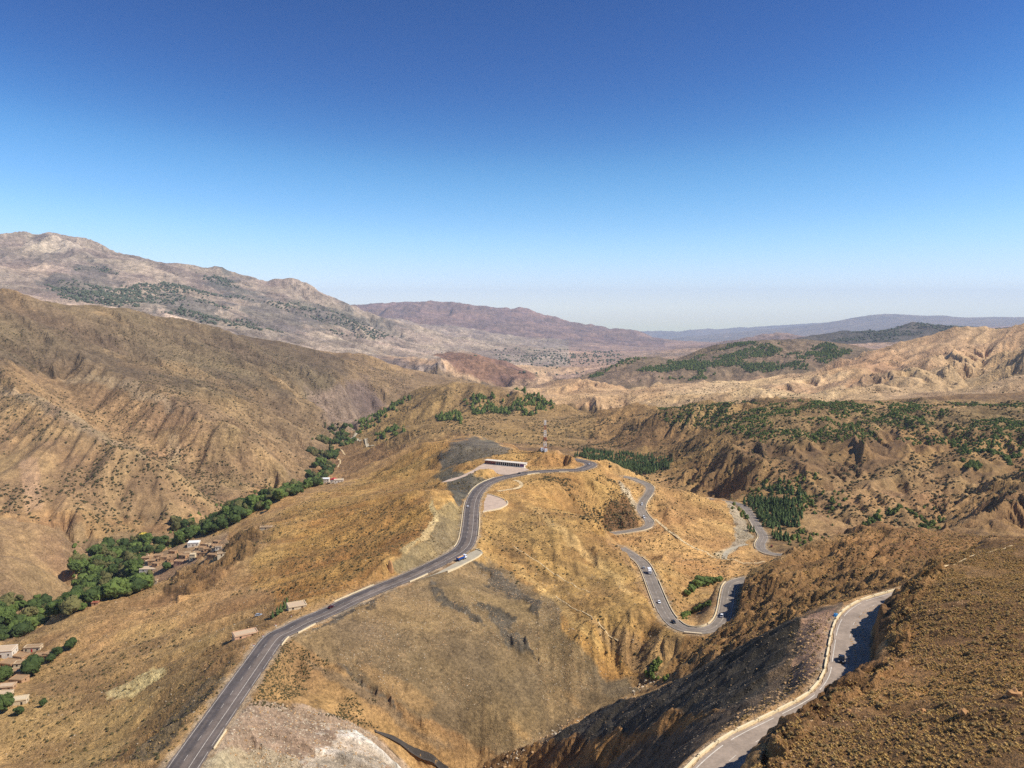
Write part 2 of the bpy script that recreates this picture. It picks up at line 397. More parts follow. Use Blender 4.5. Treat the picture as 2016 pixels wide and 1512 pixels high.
def region(poly, D0, D1, feather=8, warp=10):
    feather = max(1.5, feather * 0.45); warp = warp * 1.5
    P = np.array(poly, float)
    box = (PXg > P[:, 0].min() - 3 * feather - warp) & (PXg < P[:, 0].max() + 3 * feather + warp) & (PYg > P[:, 1].min() - 3 * feather - warp) & (PYg < P[:, 1].max() + 3 * feather + warp) & (Yg > D0) & (Yg < D1)
    idx = np.nonzero(box)
    m = poly_mask(poly, PXg[idx] + WX[idx] * warp, PYg[idx] + WY[idx] * warp, feather)
    return idx, m
def lin(c):
    c = np.array(c, float) / 255
    return np.where(c <= 0.04045, c / 12.92, ((c + 0.055) / 1.055) ** 2.4)
CA = np.zeros((NR, NC, 3), np.float32); CB = np.zeros((NR, NC, 3), np.float32); RO = np.ones((NR, NC), np.float32)
def fill(m, a, b, rough=None):
    CA[m] = lin(a); CB[m] = lin(b)
    if rough is not None: RO[m] = rough
def paint(poly, D0, D1, a, b=None, rough=None, feather=8, warp=10, k=1.0):
    idx, m = region(poly, D0, D1, feather, warp)
    m = (m * k).astype(np.float32)
    b = b or a
    CA[idx] = CA[idx] * (1 - m[:, None]) + lin(a) * m[:, None]
    CB[idx] = CB[idx] * (1 - m[:, None]) + lin(b) * m[:, None]
    if rough is not None:
        RO[idx] = RO[idx] * (1 - m) + rough * m
BIG = [(-900, 300), (2900, 300), (2900, 3000), (-900, 3000)]
fill(Yg < 1e9, (182,142,90), (152,114,70), 1.1)
fill(Yg > 1230, (150,116,74), (122,92,60), 1.8)
fill((Yg > 1950) & (PXg > 1000), (190,156,114), (164,130,94), 2.1)
fill((Yg > 3350), (120,100,76), (138,112,84), 1.2)
fill((Yg > 4250), (176,142,118), (150,124,106), 1.3)
fill((Yg > 5500) & (PXg > 1450), (80,74,68), (100,90,80), 1.3)
fill((Yg > 7700), (160,128,110), (140,112,100), 1.3)
fill((Yg > 18000), (130,115,105), (110,100,95), 1.0)
LHP = [(-900,300),(700,300),(1010,740),(1000,770),(760,800),(690,850),(640,900),(560,975),(430,1035),(270,1100),(150,1190),(0,1260),(-900,1500)]
paint(LHP, 640, 3420, (166,134,92), (132,106,75), 1.35, 6, 4)
paint([(-900,300),(1120,300),(1120,720),(850,735),(-900,640)], 3500, 13000, (172,150,130), (136,116,102), 1.7, 4, 2)
paint([(690,560),(1300,560),(1310,690),(690,690)], 11000, 16500, (142,112,102), (116,94,90), 2.0, 4, 2)
# left hillside: olive crest, rusty foot, pale ridges
paint([(-300,560),(330,610),(700,700),(640,790),(450,760),(250,720),(-300,700)], 1300, 3400, (128,108,80), (108,88,66), None, 40, 40)
paint([(-300,880),(150,880),(420,930),(560,960),(420,1040),(200,1050),(-300,1010)], 900, 1700, (172,134,88), (148,112,72), None, 25, 25)
paint([(-300,720),(120,730),(330,780),(560,900),(430,1030),(140,1010),(-300,1000)], 900, 1900, (168,134,92), (138,108,74), 0.8, 25, 20)
paint([(-100,730),(100,785),(220,855),(290,890),(280,900),(190,865),(60,795),(-100,750)], 1100, 1700, (170,144,110), (150,124,94), None, 12, 14, .7)
paint([(120,738),(230,735),(300,762),(350,795),(345,805),(280,780),(220,752),(130,752)], 1400, 1900, (176,150,114), (152,128,96), None, 10, 14, .7)
paint([(40,905),(75,905),(85,1000),(50,1010)], 900, 1500, (180,142,104), None, None, 8, 6)
paint([(330,850),(352,850),(356,915),(330,915)], 1000, 2000, (188,156,112), None, None, 6, 6)
paint([(600,760),(720,740),(760,790),(690,850),(640,840)], 1500, 3000, (150,124,104), (120,98,84), None, 20, 20)
paint([(720,690),(900,740),(1050,765),(1100,740),(1180,730),(1060,700),(900,720)], 2900, 5500, (196,160,122), (170,136,104), None, 8, 10)
paint([(-100,1010),(110,1035),(160,1180),(60,1190),(-100,1200)], 600, 950, (164,132,90), (142,112,78), 0.6, 6, 4)
# reddish hill in the middle distance
paint([(845,690),(960,695),(1060,745),(980,755),(900,730)], 3800, 5000, (138,102,80), (118,88,72), None, 6, 5)
# dark forest patches on the left mountain
for P_, c_ in (([(400,540),(440,540),(520,575),(540,600),(470,590),(420,575)], .8), ([(560,600),(620,600),(760,640),(830,660),(760,655),(660,650),(600,625)], .65),
               ([(70,540),(200,525),(260,570),(180,590),(90,575)], .6), ([(300,575),(420,590),(460,640),(360,635),(300,610)], .6), ([(480,600),(560,610),(640,650),(560,655),(480,630)], .6)):
    paint(P_, 4200, 9000, (92,90,84), (110,102,94), None, 10, 22, c_)
paint([(310,610),(360,625),(470,655),(440,660),(330,632)], 3500, 6500, (214,184,158), (190,160,138), None, 5, 8)
paint([(60,462),(180,485),(120,500),(30,490)], 5000, 8000, (190,168,144), None, None, 8, 10)
# golden hills: pale faces
paint([(1130,740),(1330,750),(1620,730),(1740,690),(1800,720),(1600,780),(1200,800),(1050,790)], 1950, 3300, (198,160,114), (172,134,94), None, 14, 12)
paint([(1290,745),(1520,735),(1680,735),(1650,780),(1500,785),(1320,780)], 1950, 3300, (206,172,126), (178,142,102), None, 12, 14)
# middle hill and right hillside
paint([(690,850),(840,760),(960,755),(1100,790),(1200,810),(1150,880),(1000,870),(880,850),(780,890),(700,880)], 1250, 2500, (150,120,74), (124,98,62), None, 8, 8)
paint([(1180,800),(2300,780),(2300,1100),(1480,1100),(1400,960),(1160,890)], 700, 2200, (158,123,76), (126,96,60), 2.1, 6, 6)
paint([(1270,800),(2300,785),(2300,850),(1900,845),(1700,850),(1500,860),(1300,830)], 1050, 2200, (160,128,82), (134,106,66), None, 14, 14)
paint([(1560,1000),(1650,930),(1800,920),(1960,960),(1900,1060),(1600,1060)], 700, 1200, (168,132,86), (148,112,72), None, 16, 14)
paint([(1560,880),(1640,880),(1780,850),(1790,900),(1660,940),(1570,950),(1450,900),(1450,860)], 850, 1300, (144,110,70), (116,88,58), 2.4, 16, 14)
# the golden ridge, left flank and knob
paint([(480,1150),(560,1000),(700,950),(860,860),(1000,880),(1180,905),(1240,940),(1190,1050),(1330,1260),(1000,1200),(880,1100),(760,1130),(600,1200)], 300, 1300, (188,146,82), (158,116,62), 1.3, 12, 12)
paint([(560,1080),(640,1000),(800,970),(858,990),(855,1035),(780,1090),(640,1180),(540,1190)], 400, 900, (188,142,74), (156,110,56), 1.2, 8, 8)
paint([(846,985),(862,1000),(905,985),(920,1000),(905,1060),(880,1088),(790,1118),(770,1105),(830,1070),(858,1030)], 450, 800, (158,134,90), (132,114,80), 0.8, 4, 4)
paint([(855,940),(905,925),(960,940),(985,938),(945,960),(918,975),(900,985)], 600, 950, (112,102,84), (88,82,70), 1.0, 5, 8)
paint([(868,890),(900,868),(960,862),(1010,885),(990,900),(900,915),(865,930)], 850, 1150, (118,106,88), (92,84,72), 0.8, 6, 6)
paint([(1150,900),(1240,935),(1300,950),(1430,985),(1470,1060),(1540,1110),(1450,1140),(1330,1230),(1250,1110),(1190,1050),(1240,1000),(1220,950)], 450, 1000, (198,154,92), (172,128,74), 1.3, 8, 8)
paint([(1427,988),(1447,995),(1462,1010),(1474,1030),(1484,1058),(1476,1068),(1456,1076),(1445,1085),(1430,1088),(1448,1060),(1446,1030),(1436,1008)], 600, 1000, (178,158,130), (160,140,112), 0.2, 3, 6)
paint([(1218,940),(1226,948),(1252,985),(1258,1000),(1250,1000),(1222,962)], 700, 1000, (190,168,136), None, 0.2, 2, 3)
paint([(1190,990),(1240,985),(1255,1030),(1200,1040),(1185,1010)], 650, 900, (142,102,60), (118,86,54), 1.2, 5, 6)
paint([(1400,1090),(1440,1078),(1450,1084),(1420,1100)], 600, 800, (190,168,130), None, 0.2, 2, 2)
paint([(850,985),(858,1005),(861,1030),(846,1056),(816,1077),(790,1094),(784,1087),(812,1067),(838,1047),(851,1026),(848,1002)], 450, 760, (208,182,126), (190,160,106), None, 2, 5)
# grey scree below the ridge road
paint([(560,1262),(640,1220),(760,1168),(900,1120),(960,1100),(1080,1180),(1150,1270),(1250,1360),(1120,1430),(1000,1490),(880,1440),(700,1330),(600,1290)], 330, 560, (150,122,82), (126,104,72), 0.3, 8, 12)
paint([(1200,1370),(1150,1270),(1060,1160),(1110,1190),(1230,1330),(1270,1365)], 350, 560, (150,126,88), (128,108,80), 0.5, 10, 10)
for P_ in ([(925,1105),(960,1115),(1010,1150),(1060,1210),(1070,1235),(1020,1195),(960,1150)], [(850,1160),(880,1165),(930,1200),(950,1235),(900,1210)], [(940,1190),(975,1200),(1040,1255),(1065,1290),(1010,1260)],
           [(690,1190),(760,1170),(720,1195),(640,1225),(600,1240)], [(600,1280),(680,1310),(780,1390),(830,1440),(760,1400),(680,1340)]):
    paint(P_, 330, 620, (78,70,60), (108,96,78), 1.4, 4, 20, 0.95)
paint([(1110,1200),(1180,1250),(1260,1330),(1200,1330),(1140,1270),(1110,1230)], 380, 560, (196,148,80), (178,128,66), None, 8, 12)
for P_, c_ in (([(985,1030),(1000,1030),(1180,1145),(1310,1250),(1300,1255),(1170,1160)], (148,114,66)), ([(1050,1005),(1065,1003),(1160,1080),(1250,1170),(1240,1175),(1145,1095)], (212,170,104)),
               ([(960,1060),(975,1058),(1090,1140),(1180,1215),(1165,1215),(1080,1150)], (140,108,64)), ([(1100,990),(1115,990),(1190,1060),(1230,1110),(1215,1108),(1175,1062)], (146,110,62)), ([(1000,1110),(1015,1108),(1120,1200),(1200,1280),(1185,1280),(1105,1205)], (206,164,98))):
    paint(P_, 380, 760, c_, None, None, 5, 9, .7)
for P_ in ([(990,1410),(1010,1420),(1050,1455),(1020,1450)], [(1100,1355),(1130,1370),(1160,1400),(1130,1390)], [(690,1300),(730,1310),(860,1390),(840,1405),(760,1365)]):
    paint(P_, 330, 480, (172,134,82), None, None, 5, 8, .6)
paint([(490,1390),(560,1260),(640,1290),(780,1400),(930,1470),(1000,1500),(950,1540),(860,1500),(740,1440),(600,1400)], 250, 430, (178,138,84), (152,116,72), 0.35, 8, 12)
paint([(600,1290),(700,1340),(830,1440),(900,1480),(860,1480),(740,1390),(640,1330)], 280, 430, (128,106,78), None, None, 8, 10, .8)
# quarried pad at the bottom
paint([(440,1470),(490,1390),(560,1375),(740,1437),(880,1520),(880,1700),(330,1700),(400,1540)], 150, 360, (180,152,126), (150,124,100), 1.2, 4, 8)
paint([(585,1512),(620,1470),(680,1435),(715,1430),(760,1455),(790,1490),(760,1530),(640,1530)], 200, 350, (244,238,228), (196,176,150), None, 4, 40, .95)
paint([(400,1500),(520,1480),(590,1495),(600,1540),(400,1540)], 200, 350, (200,180,144), (176,154,122), None, 6, 12)
paint([(735,1437),(765,1449),(790,1462),(830,1482),(890,1518),(900,1545),(850,1545),(800,1500),(770,1476)], 200, 360, (62,56,50), (84,76,66), None, 2, 5)
paint([(610,1490),(700,1480),(780,1500),(760,1520),(620,1520)], 200, 350, (120,108,90), None, None, 6, 12, .6)
# left lower flank
paint([(-300,1330),(100,1300),(300,1230),(430,1250),(400,1350),(200,1512),(-300,1700)], 300, 700, (186,148,92), (156,120,74), 0.9, 20, 20)
paint([(215,1370),(300,1310),(330,1320),(260,1365),(215,1385)], 300, 600, (212,184,122), None, None, 5, 8)
paint([(250,1490),(330,1430),(430,1330),(440,1350),(330,1470),(290,1512)], 250, 500, (120,104,80), (140,118,86), None, 6, 14, .8)
paint([(260,1100),(300,1090),(370,1062),(450,1050),(450,1090),(390,1110),(340,1140),(290,1160)], 620, 950, (178,142,104), (160,126,90), 0.3, 5, 5)
paint([(320,1165),(345,1140),(430,1110),(470,1060),(520,1030),(500,1090),(420,1150),(350,1180)], 500, 850, (140,106,64), (112,84,54), 2.0, 6, 8)
# right foreground
paint([(1160,1420),(1310,1350),(1480,1258),(1600,1200),(1665,1186),(1630,1260),(1625,1330),(1560,1390),(1400,1480),(1330,1600),(900,1600),(1000,1490)], 150, 380, (116,96,74), (94,80,64), 0.8, 4, 6)
paint([(1100,1438),(1310,1353),(1480,1258),(1570,1216),(1590,1230),(1540,1290),(1500,1360),(1430,1400),(1330,1420),(1230,1450),(1130,1490),(1080,1500)], 170, 380, (64,59,51), (86,78,65), 1.0, 6, 12)
paint([(1590,1210),(1650,1200),(1640,1250),(1625,1320),(1590,1360),(1560,1340),(1570,1270)], 180, 300, (160,126,100), (138,108,88), 0.7, 6, 10)
paint([(950,1500),(1050,1470),(1250,1440),(1400,1400),(1430,1405),(1330,1440),(1280,1470),(1150,1512),(950,1560)], 170, 360, (168,124,70), (132,98,58), 1.6, 6, 10)
paint([(1500,1500),(1540,1440),(1640,1350),(1748,1300),(1745,1250),(1762,1180),(1790,1140),(1840,1100),(2016,1060),(2400,1040),(2400,3000),(1480,3000)], 35, 330, (156,116,68), (124,90,52), 0.9, 3, 3)
paint([(1300,1330),(1360,1260),(1445,1210),(1450,1140),(1560,1088),(1700,1040),(1870,1040),(2400,1070),(2400,1200),(1760,1170),(1640,1196),(1480,1258)], 335, 600, (162,120,72), (128,94,56), 1.7, 4, 4)
print('regions', round(time.time() - T0, 1))

# ------------------------------------------------------------------ erosion: slope-aligned gullies, coarse to fine
def grad(Z):
    zr = np.gradient(Z, axis=0) / np.gradient(rows)[:, None]          # dZ/dl
    zc = np.gradient(Z, axis=1) / np.gradient(cols)[None]             # dZ/dt
    # x = t e^l, y = e^l
    return zc / Yg, (zr - Tg * zc) / Yg
GX, GY = grad(Zg)
slope = np.hypot(GX, GY)
sfac = np.clip(slope / 0.33, 0.7, 1.5)
gxn = GX / (slope + 0.04); gyn = GY / (slope + 0.04)
flatk = smooth(0.3, 0.85, slope / (slope + 0.04))
DZ = np.zeros((NR, NC)); AX = np.zeros((NR, NC)); AY = np.zeros((NR, NC)); STREAK = np.zeros((NR, NC))
for k in range(10, 0, -1):
    Lw = 2.0 ** k
    w = smooth(0.24, 0.11, Lw / Yg) * smooth(1.6, 3.0, Lw / (Yg / FPX))
    idx = np.nonzero(w > 0.003)
    if len(idx[0]) < 50: continue
    x, y = Xg[idx] / Lw, Yg[idx] / Lw
    dx = (gyn[idx] + AY[idx] * 1.3); dy = -(gxn[idx] + AX[idx] * 1.3)
    m = np.maximum(np.hypot(dx, dy), 1e-6); sc = np.minimum(1.15, m) / m
    v, gx, gy = gullies(x, y, (dx * sc).astype(np.float32), (dy * sc).astype(np.float32), 100 + k)
    octk = 1.45 - 0.85 * smooth(0.015, 0.09, Lw / Yg[idx])
    amp = octk * 0.060 * Lw * w[idx] * sfac[idx] * RO[idx] * flatk[idx]
    vc = np.clip((1 + v) / 2, 0, 1)
    v2 = 0.45 * (2 * np.sqrt(vc) - 1) + 0.55 * (1 - 2 * np.sqrt(1 - vc))
    DZ[idx] += v2 * amp * 1.25
    AX[idx] += gx * 6.2832 * 0.060 * RO[idx] * w[idx] * 0.6; AY[idx] += gy * 6.2832 * 0.060 * RO[idx] * w[idx] * 0.6
    STREAK[idx] += v * w[idx] * 0.5
fade_far = 1.0
Zg = Zg + DZ
rough_n = fbm(Xg / 2.2, Yg / 2.2, 3, 200)
Zg += rough_n * 0.22 * RO * smooth(1000, 400, Yg)
Zg += np.abs(fbm(Xg / 7, Yg / 7, 4, 210)) * 1.1 * np.minimum(RO, 1.5) * smooth(1300, 600, Yg)
crag = np.abs(fbm(Xg / 9, Yg / 9, 3, 230))
print('erosion', round(time.time() - T0, 1))

# crags on the cliff above the foreground road and on the brown hill
def crags(poly, D0, D1, amp, wl, seed, turn=0.0, stretch=1.6):
    idx, m = region(poly, D0, D1, 6, 4)
    if len(idx[0]) == 0: return
    cu = Xg[idx] * math.cos(turn) + Yg[idx] * math.sin(turn); cv = -Xg[idx] * math.sin(turn) + Yg[idx] * math.cos(turn)
    f = 1 - np.abs(fbm(cv / wl, cu / (wl * stretch), 4, seed)) * 2.2
    Zg[idx] += m * amp * (f - 0.4)
crags([(1500,1500),(1535,1425),(1650,1330),(1760,1290),(1765,1180),(1850,1090),(1860,1115),(1790,1200),(1790,1310),(1660,1385),(1560,1470),(1530,1540)], 110, 310, 3.4, 7, 300)
crags([(1300,1340),(1400,1262),(1470,1205),(1480,1135),(1560,1090),(1700,1045),(1800,1060),(1760,1140),(1640,1190),(1480,1250),(1350,1330)], 340, 560, 4.2, 9, 310, 0.75, 4.5)
crags([(1560,880),(1640,870),(1790,840),(1800,900),(1660,940),(1560,950),(1440,910),(1430,860)], 850, 1350, 2, 30, 320)
crags([(1480,1100),(1470,1000),(1560,870),(2300,800),(2300,1060),(1750,1040)], 700, 1400, 3, 42, 330)
crags([(1160,890),(1250,820),(1560,800),(2300,800),(2300,900),(1560,950),(1400,960)], 900, 2000, 3, 38, 335)
crags([(930,1500),(1080,1455),(1250,1425),(1430,1395),(1440,1410),(1280,1480),(1000,1560)], 170, 380, 1.3, 9, 340)
crags([(320,1165),(345,1140),(430,1110),(500,1040),(500,1090),(420,1150),(350,1185)], 500, 850, 5, 22, 350)

# ------------------------------------------------------------------ grading of roads and lay-bys
best = np.full((NR, NC), 1e9); bz = np.zeros((NR, NC)); bhw = np.zeros((NR, NC)); bside = np.zeros((NR, NC))
for key, L in ROADLINE.items():
    hw = ROADS[key][0]
    Dn = offset_line(L, 1.0) - L
    for p, nn in zip(L, Dn):
        rad = hw + 16
        r0 = np.searchsorted(rows, math.log(max(p[1] - rad, 41))); r1 = np.searchsorted(rows, math.log(p[1] + rad))
        c0 = np.searchsorted(cols, (p[0] - rad) / p[1]); c1 = np.searchsorted(cols, (p[0] + rad) / p[1])
        sl = (slice(r0, r1 + 1), slice(c0, c1 + 1))
        dx = Xg[sl] - p[0]; dy = Yg[sl] - p[1]
        d = np.hypot(dx, dy) - hw
        u = d < best[sl]
        best[sl] = np.where(u, d, best[sl]); bz[sl] = np.where(u, p[2], bz[sl]); bhw[sl] = np.where(u, hw, bhw[sl])
        bside[sl] = np.where(u, dx * nn[0] + dy * nn[1], bside[sl])
flat = 1.3 + 0.0035 * Yg
blend_w = np.where(Zg > bz, 1.6 + 1.4 * smooth(320, 340, Yg) + 5.0 * smooth(520, 600, Yg), 9.0)
blend_w = np.where((PXg < 1100) & (Zg > bz), 8.0, blend_w)
wroad = 1 - smooth(flat, flat + blend_w, best)
wroad[best > 15] = 0
Zg = Zg * (1 - wroad) + (bz - 0.22) * wroad
ROADMASK = best
# rock cut above the foreground road
Lf = ROADLINE['fore']; nf = offset_line(Lf, 1.0) - Lf
fx, fy = to_pixel(Lf[:, 0] / Lf[:, 1], Lf[:, 2] / Lf[:, 1])
dmin = np.full((NR, NC), 1e9); wz = np.zeros((NR, NC)); wh = np.zeros((NR, NC)); sd = np.zeros((NR, NC))
for k_, (p, nn) in enumerate(zip(Lf, nf)):
    r0 = np.searchsorted(rows, math.log(p[1] - 22)); r1 = np.searchsorted(rows, math.log(p[1] + 22))
    c0 = np.searchsorted(cols, (p[0] - 22) / p[1]); c1 = np.searchsorted(cols, (p[0] + 22) / p[1])
    sl = (slice(r0, r1 + 1), slice(c0, c1 + 1))
    dx = Xg[sl] - p[0]; dy = Yg[sl] - p[1]; d = np.hypot(dx, dy); u = d < dmin[sl]
    hk = 8.5 * float(smooth(1335, 1290, fy[k_])) * float(smooth(1150, 1180, fy[k_]))
    dmin[sl] = np.where(u, d, dmin[sl]); wz[sl] = np.where(u, p[2], wz[sl]); wh[sl] = np.where(u, hk, wh[sl]); sd[sl] = np.where(u, dx * nn[0] + dy * nn[1], sd[sl])
jag = fbm(Xg / 5.0, Yg / 5.0, 3, 440)
prof = wz + (wh + 2.5 * jag * (wh > 1)) * smooth(6.3, 9.6, dmin + 0.9 * jag)
fadeout = smooth(20, 12.5, dmin) * (sd > 0) * (wh > 0.5)
cut_ = (fadeout > 0) & (dmin > 6.4)
CA[cut_] = lin((150,110,64)); CB[cut_] = lin((112,82,48))
Zg = np.where(fadeout > 0, np.maximum(Zg, Zg * (1 - fadeout) + prof * fadeout), Zg)
def world_poly(name):
    for nm, z, poly, mk in PADS:
        if nm == name:
            return [at_z(px, py, z) for px, py in poly]
PADMASK = np.full((NR, NC), -1e9)
for nm, z, poly, mk in PADS:
    W_ = np.array([(v.x, v.y) for v in world_poly(nm)])
    r0 = np.searchsorted(rows, math.log(W_[:, 1].min() - 25)); r1 = np.searchsorted(rows, math.log(W_[:, 1].max() + 25))
    sl = slice(r0, r1)
    m = poly_mask(W_, Xg[sl], Yg[sl], 4.0)
    P2 = poly_mask(W_, Xg[sl], Yg[sl], 1.0)
    # signed distance via two feathers is enough: flatten inside, ease over ~8 m outside
    mo = np.zeros_like(m)
    inside = poly_mask(W_, Xg[sl], Yg[sl], 8.0)
    k = smooth(0.0, 0.5, inside)
    k = np.where(wroad[sl] > 0.98, 0, k)
    Zg[sl] = Zg[sl] * (1 - k) + (z - 0.14) * k
print('grading', round(time.time() - T0, 1))

# ------------------------------------------------------------------ colour of the ground
PXg, PYg = to_pixel(Tg, Zg / Yg)
n1 = fbm(Xg / (0.05 * Yg + 8) , Lg * 22, 4, 400)
n2 = np.where(Yg < 1500, fbm(Xg / 30, Yg / 30, 5, 410), fbm(Xg / 220, Yg / 220, 5, 411))
n3 = np.where(Yg < 1500, fbm(Xg / 90 + 7, Yg / 90, 4, 420), fbm(Xg / 700 + 7, Yg / 700, 4, 421))
mixv = np.clip(0.5 + 1.2 * n2 + 0.6 * STREAK / 2, 0, 1)[..., None]
GCOL = CA * mixv + CB * (1 - mixv)
GCOL *= (1 + 0.22 * n3)[..., None]
tint = np.stack([1 + 0.07 * n3, np.ones_like(n3), 1 - 0.10 * n2], -1)
GCOL = GCOL * tint
lum = (GCOL @ np.array([.3, .55, .15]))[..., None]
GCOL = np.clip(lum + (GCOL - lum) * 0.93, 0.01, 0.75) * np.array([0.97, 0.97, 0.92])
# bare cut banks and gravel verges along the roads
verge = smooth(3.4, 0.4, best + 2.2 * fbm(Xg / 5, Yg / 5, 3, 430)) * smooth(-1, 0, best) * 0.7
gx_, gy_ = grad(Zg)
verge = verge * smooth(0.8, 0.3, np.hypot(gx_, gy_))
GCOL = GCOL * (1 - verge[..., None]) + lin((176,156,128)) * verge[..., None]
print('colour', round(time.time() - T0, 1))

# ------------------------------------------------------------------ materials
def new_mat(name, rough=0.9):
    m = bpy.data.materials.new(name); m.use_nodes = True
    b = m.node_tree.nodes['Principled BSDF']
    b.inputs['Roughness'].default_value = rough
    b.inputs['Specular IOR Level'].default_value = 0.25
    return m, m.node_tree.nodes, m.node_tree.links, b
def noise_node(N, L, scale, detail=4, rough=0.55, vec=None):
    t = N.new('ShaderNodeTexNoise'); t.inputs['Scale'].default_value = scale
    t.inputs['Detail'].default_value = detail; t.inputs['Roughness'].default_value = rough
    if vec: L.new(vec, t.inputs['Vector'])
    return t.outputs['Fac']
def math_node(N, L, op, a, b=None, c=None, clamp=False):
    m = N.new('ShaderNodeMath'); m.operation = op; m.use_clamp = clamp
    for i, v in enumerate((a, b, c)):
        if v is None: continue
        if isinstance(v, (int, float)): m.inputs[i].default_value = v
        else: L.new(v, m.inputs[i])
    return m.outputs[0]
def map_range(N, L, v, a, b, c, d):
    m = N.new('ShaderNodeMapRange'); L.new(v, m.inputs[0])
    for i, x in enumerate((a, b, c, d)): m.inputs[1 + i].default_value = x
    return m.outputs[0]
def mul_color(N, L, col, fac):
    m = N.new('ShaderNodeVectorMath'); m.operation = 'SCALE'
    L.new(col, m.inputs[0]); L.new(fac, m.inputs['Scale'])
    return m.outputs[0]
def terrain_material(name, s1, s2, s3, bump):
    m, N, L, b = new_mat(name, 0.95)
    tc = N.new('ShaderNodeTexCoord'); vec = tc.outputs['Object']
    at_ = N.new('ShaderNodeAttribute'); at_.attribute_name = 'ground_colour'
    f1 = map_range(N, L, noise_node(N, L, s1, 6, 0.65, vec), 0.28, 0.72, 0.6, 1.4)
    f2 = map_range(N, L, noise_node(N, L, s2, 5, 0.7, vec), 0.28, 0.72, 0.48, 1.52)
    f3 = map_range(N, L, noise_node(N, L, s3, 3, 0.7, vec), 0.3, 0.7, 0.80, 1.20)
    f = math_node(N, L, 'MULTIPLY', math_node(N, L, 'MULTIPLY', f1, f2), f3)
    # scattered stones: small pale and dark chips
    vo = N.new('ShaderNodeTexVoronoi'); vo.inputs['Scale'].default_value = s2 * 1.2; L.new(vec, vo.inputs['Vector'])
    chip = map_range(N, L, vo.outputs['Distance'], 0.08, 0.2, 1.0, 0.0)
    sep = N.new('ShaderNodeSeparateColor'); L.new(vo.outputs['Color'], sep.inputs[0])
    pale = math_node(N, L, 'MULTIPLY', chip, map_range(N, L, sep.outputs[0], 0.80, 0.84, 0.0, 0.7))
    dark = math_node(N, L, 'MULTIPLY', chip, map_range(N, L, sep.outputs[1], 0.70, 0.74, 0.0, 0.45))
    f = math_node(N, L, 'ADD', f, pale); f = math_node(N, L, 'SUBTRACT', f, dark)
    L.new(mul_color(N, L, at_.outputs['Color'], f), b.inputs['Base Color'])
    bp = N.new('ShaderNodeBump'); bp.inputs['Strength'].default_value = 1.0; bp.inputs['Distance'].default_value = bump
    hsum = math_node(N, L, 'ADD', noise_node(N, L, s2, 6, 0.65, vec), math_node(N, L, 'MULTIPLY', noise_node(N, L, s3, 3, 0.6, vec), 0.3))
    L.new(hsum, bp.inputs['Height']); L.new(bp.outputs['Normal'], b.inputs['Normal'])
    return m
M = {}
M['near'] = terrain_material('dry_earth', 0.10, 0.55, 2.2, 1.0)
M['mid'] = terrain_material('dry_hill_earth', 0.03, 0.16, 0.5, 4.5)
M['far'] = terrain_material('far_mountain_earth', 0.005, 0.022, 0.08, 22.0)

# ------------------------------------------------------------------ terrain meshes
def tag(o, label=None, cat=None, group=None, kind=None):
    if label: o['label'] = label
    if cat: o['category'] = cat
    if group: o['group'] = group
    if kind: o['kind'] = kind
    return o
def grid_mesh(name, r0, r1, mat):
    X, Y, Z = Xg[r0:r1], Yg[r0:r1], Zg[r0:r1]
    nr, nc = X.shape
    co = np.stack([X, Y, Z], -1).reshape(-1, 3).astype(np.float32)
    i = np.arange(nr * nc).reshape(nr, nc)
    q = np.stack([i[:-1, :-1], i[:-1, 1:], i[1:, 1:], i[1:, :-1]], -1).reshape(-1, 4)
    me = bpy.data.meshes.new(name)
    me.vertices.add(len(co)); me.vertices.foreach_set('co', co.ravel())
    me.loops.add(q.size); me.loops.foreach_set('vertex_index', q.ravel().astype(np.int32))
    me.polygons.add(len(q)); me.polygons.foreach_set('loop_start', (np.arange(len(q)) * 4).astype(np.int32))
    e1 = co[q[:, 2]] - co[q[:, 0]]; e2 = co[q[:, 3]] - co[q[:, 1]]
    nq = np.cross(e1, e2); nq /= np.linalg.norm(nq, axis=1)[:, None] + 1e-9
    me.polygons.foreach_set('use_smooth', np.abs(nq[:, 2]) > 0.66)
    me.update(calc_edges=True)
    a = me.attributes.new('ground_colour', 'FLOAT_COLOR', 'POINT')
    c = np.ones((len(co), 4), np.float32); c[:, :3] = GCOL[r0:r1].reshape(-1, 3)
    a.data.foreach_set('color', c.ravel())
    me.materials.append(mat)
    o = bpy.data.objects.new(name, me); COL.objects.link(o)
    return tag(o, kind='structure')
rA = int(np.searchsorted(rows, math.log(1230))); rB = int(np.searchsorted(rows, math.log(3420)))
grid_mesh('near_hillsides', 0, rA + 1, M['near'])
grid_mesh('middle_hills', rA, rB + 1, M['mid'])
grid_mesh('far_mountains', rB, NR, M['far'])

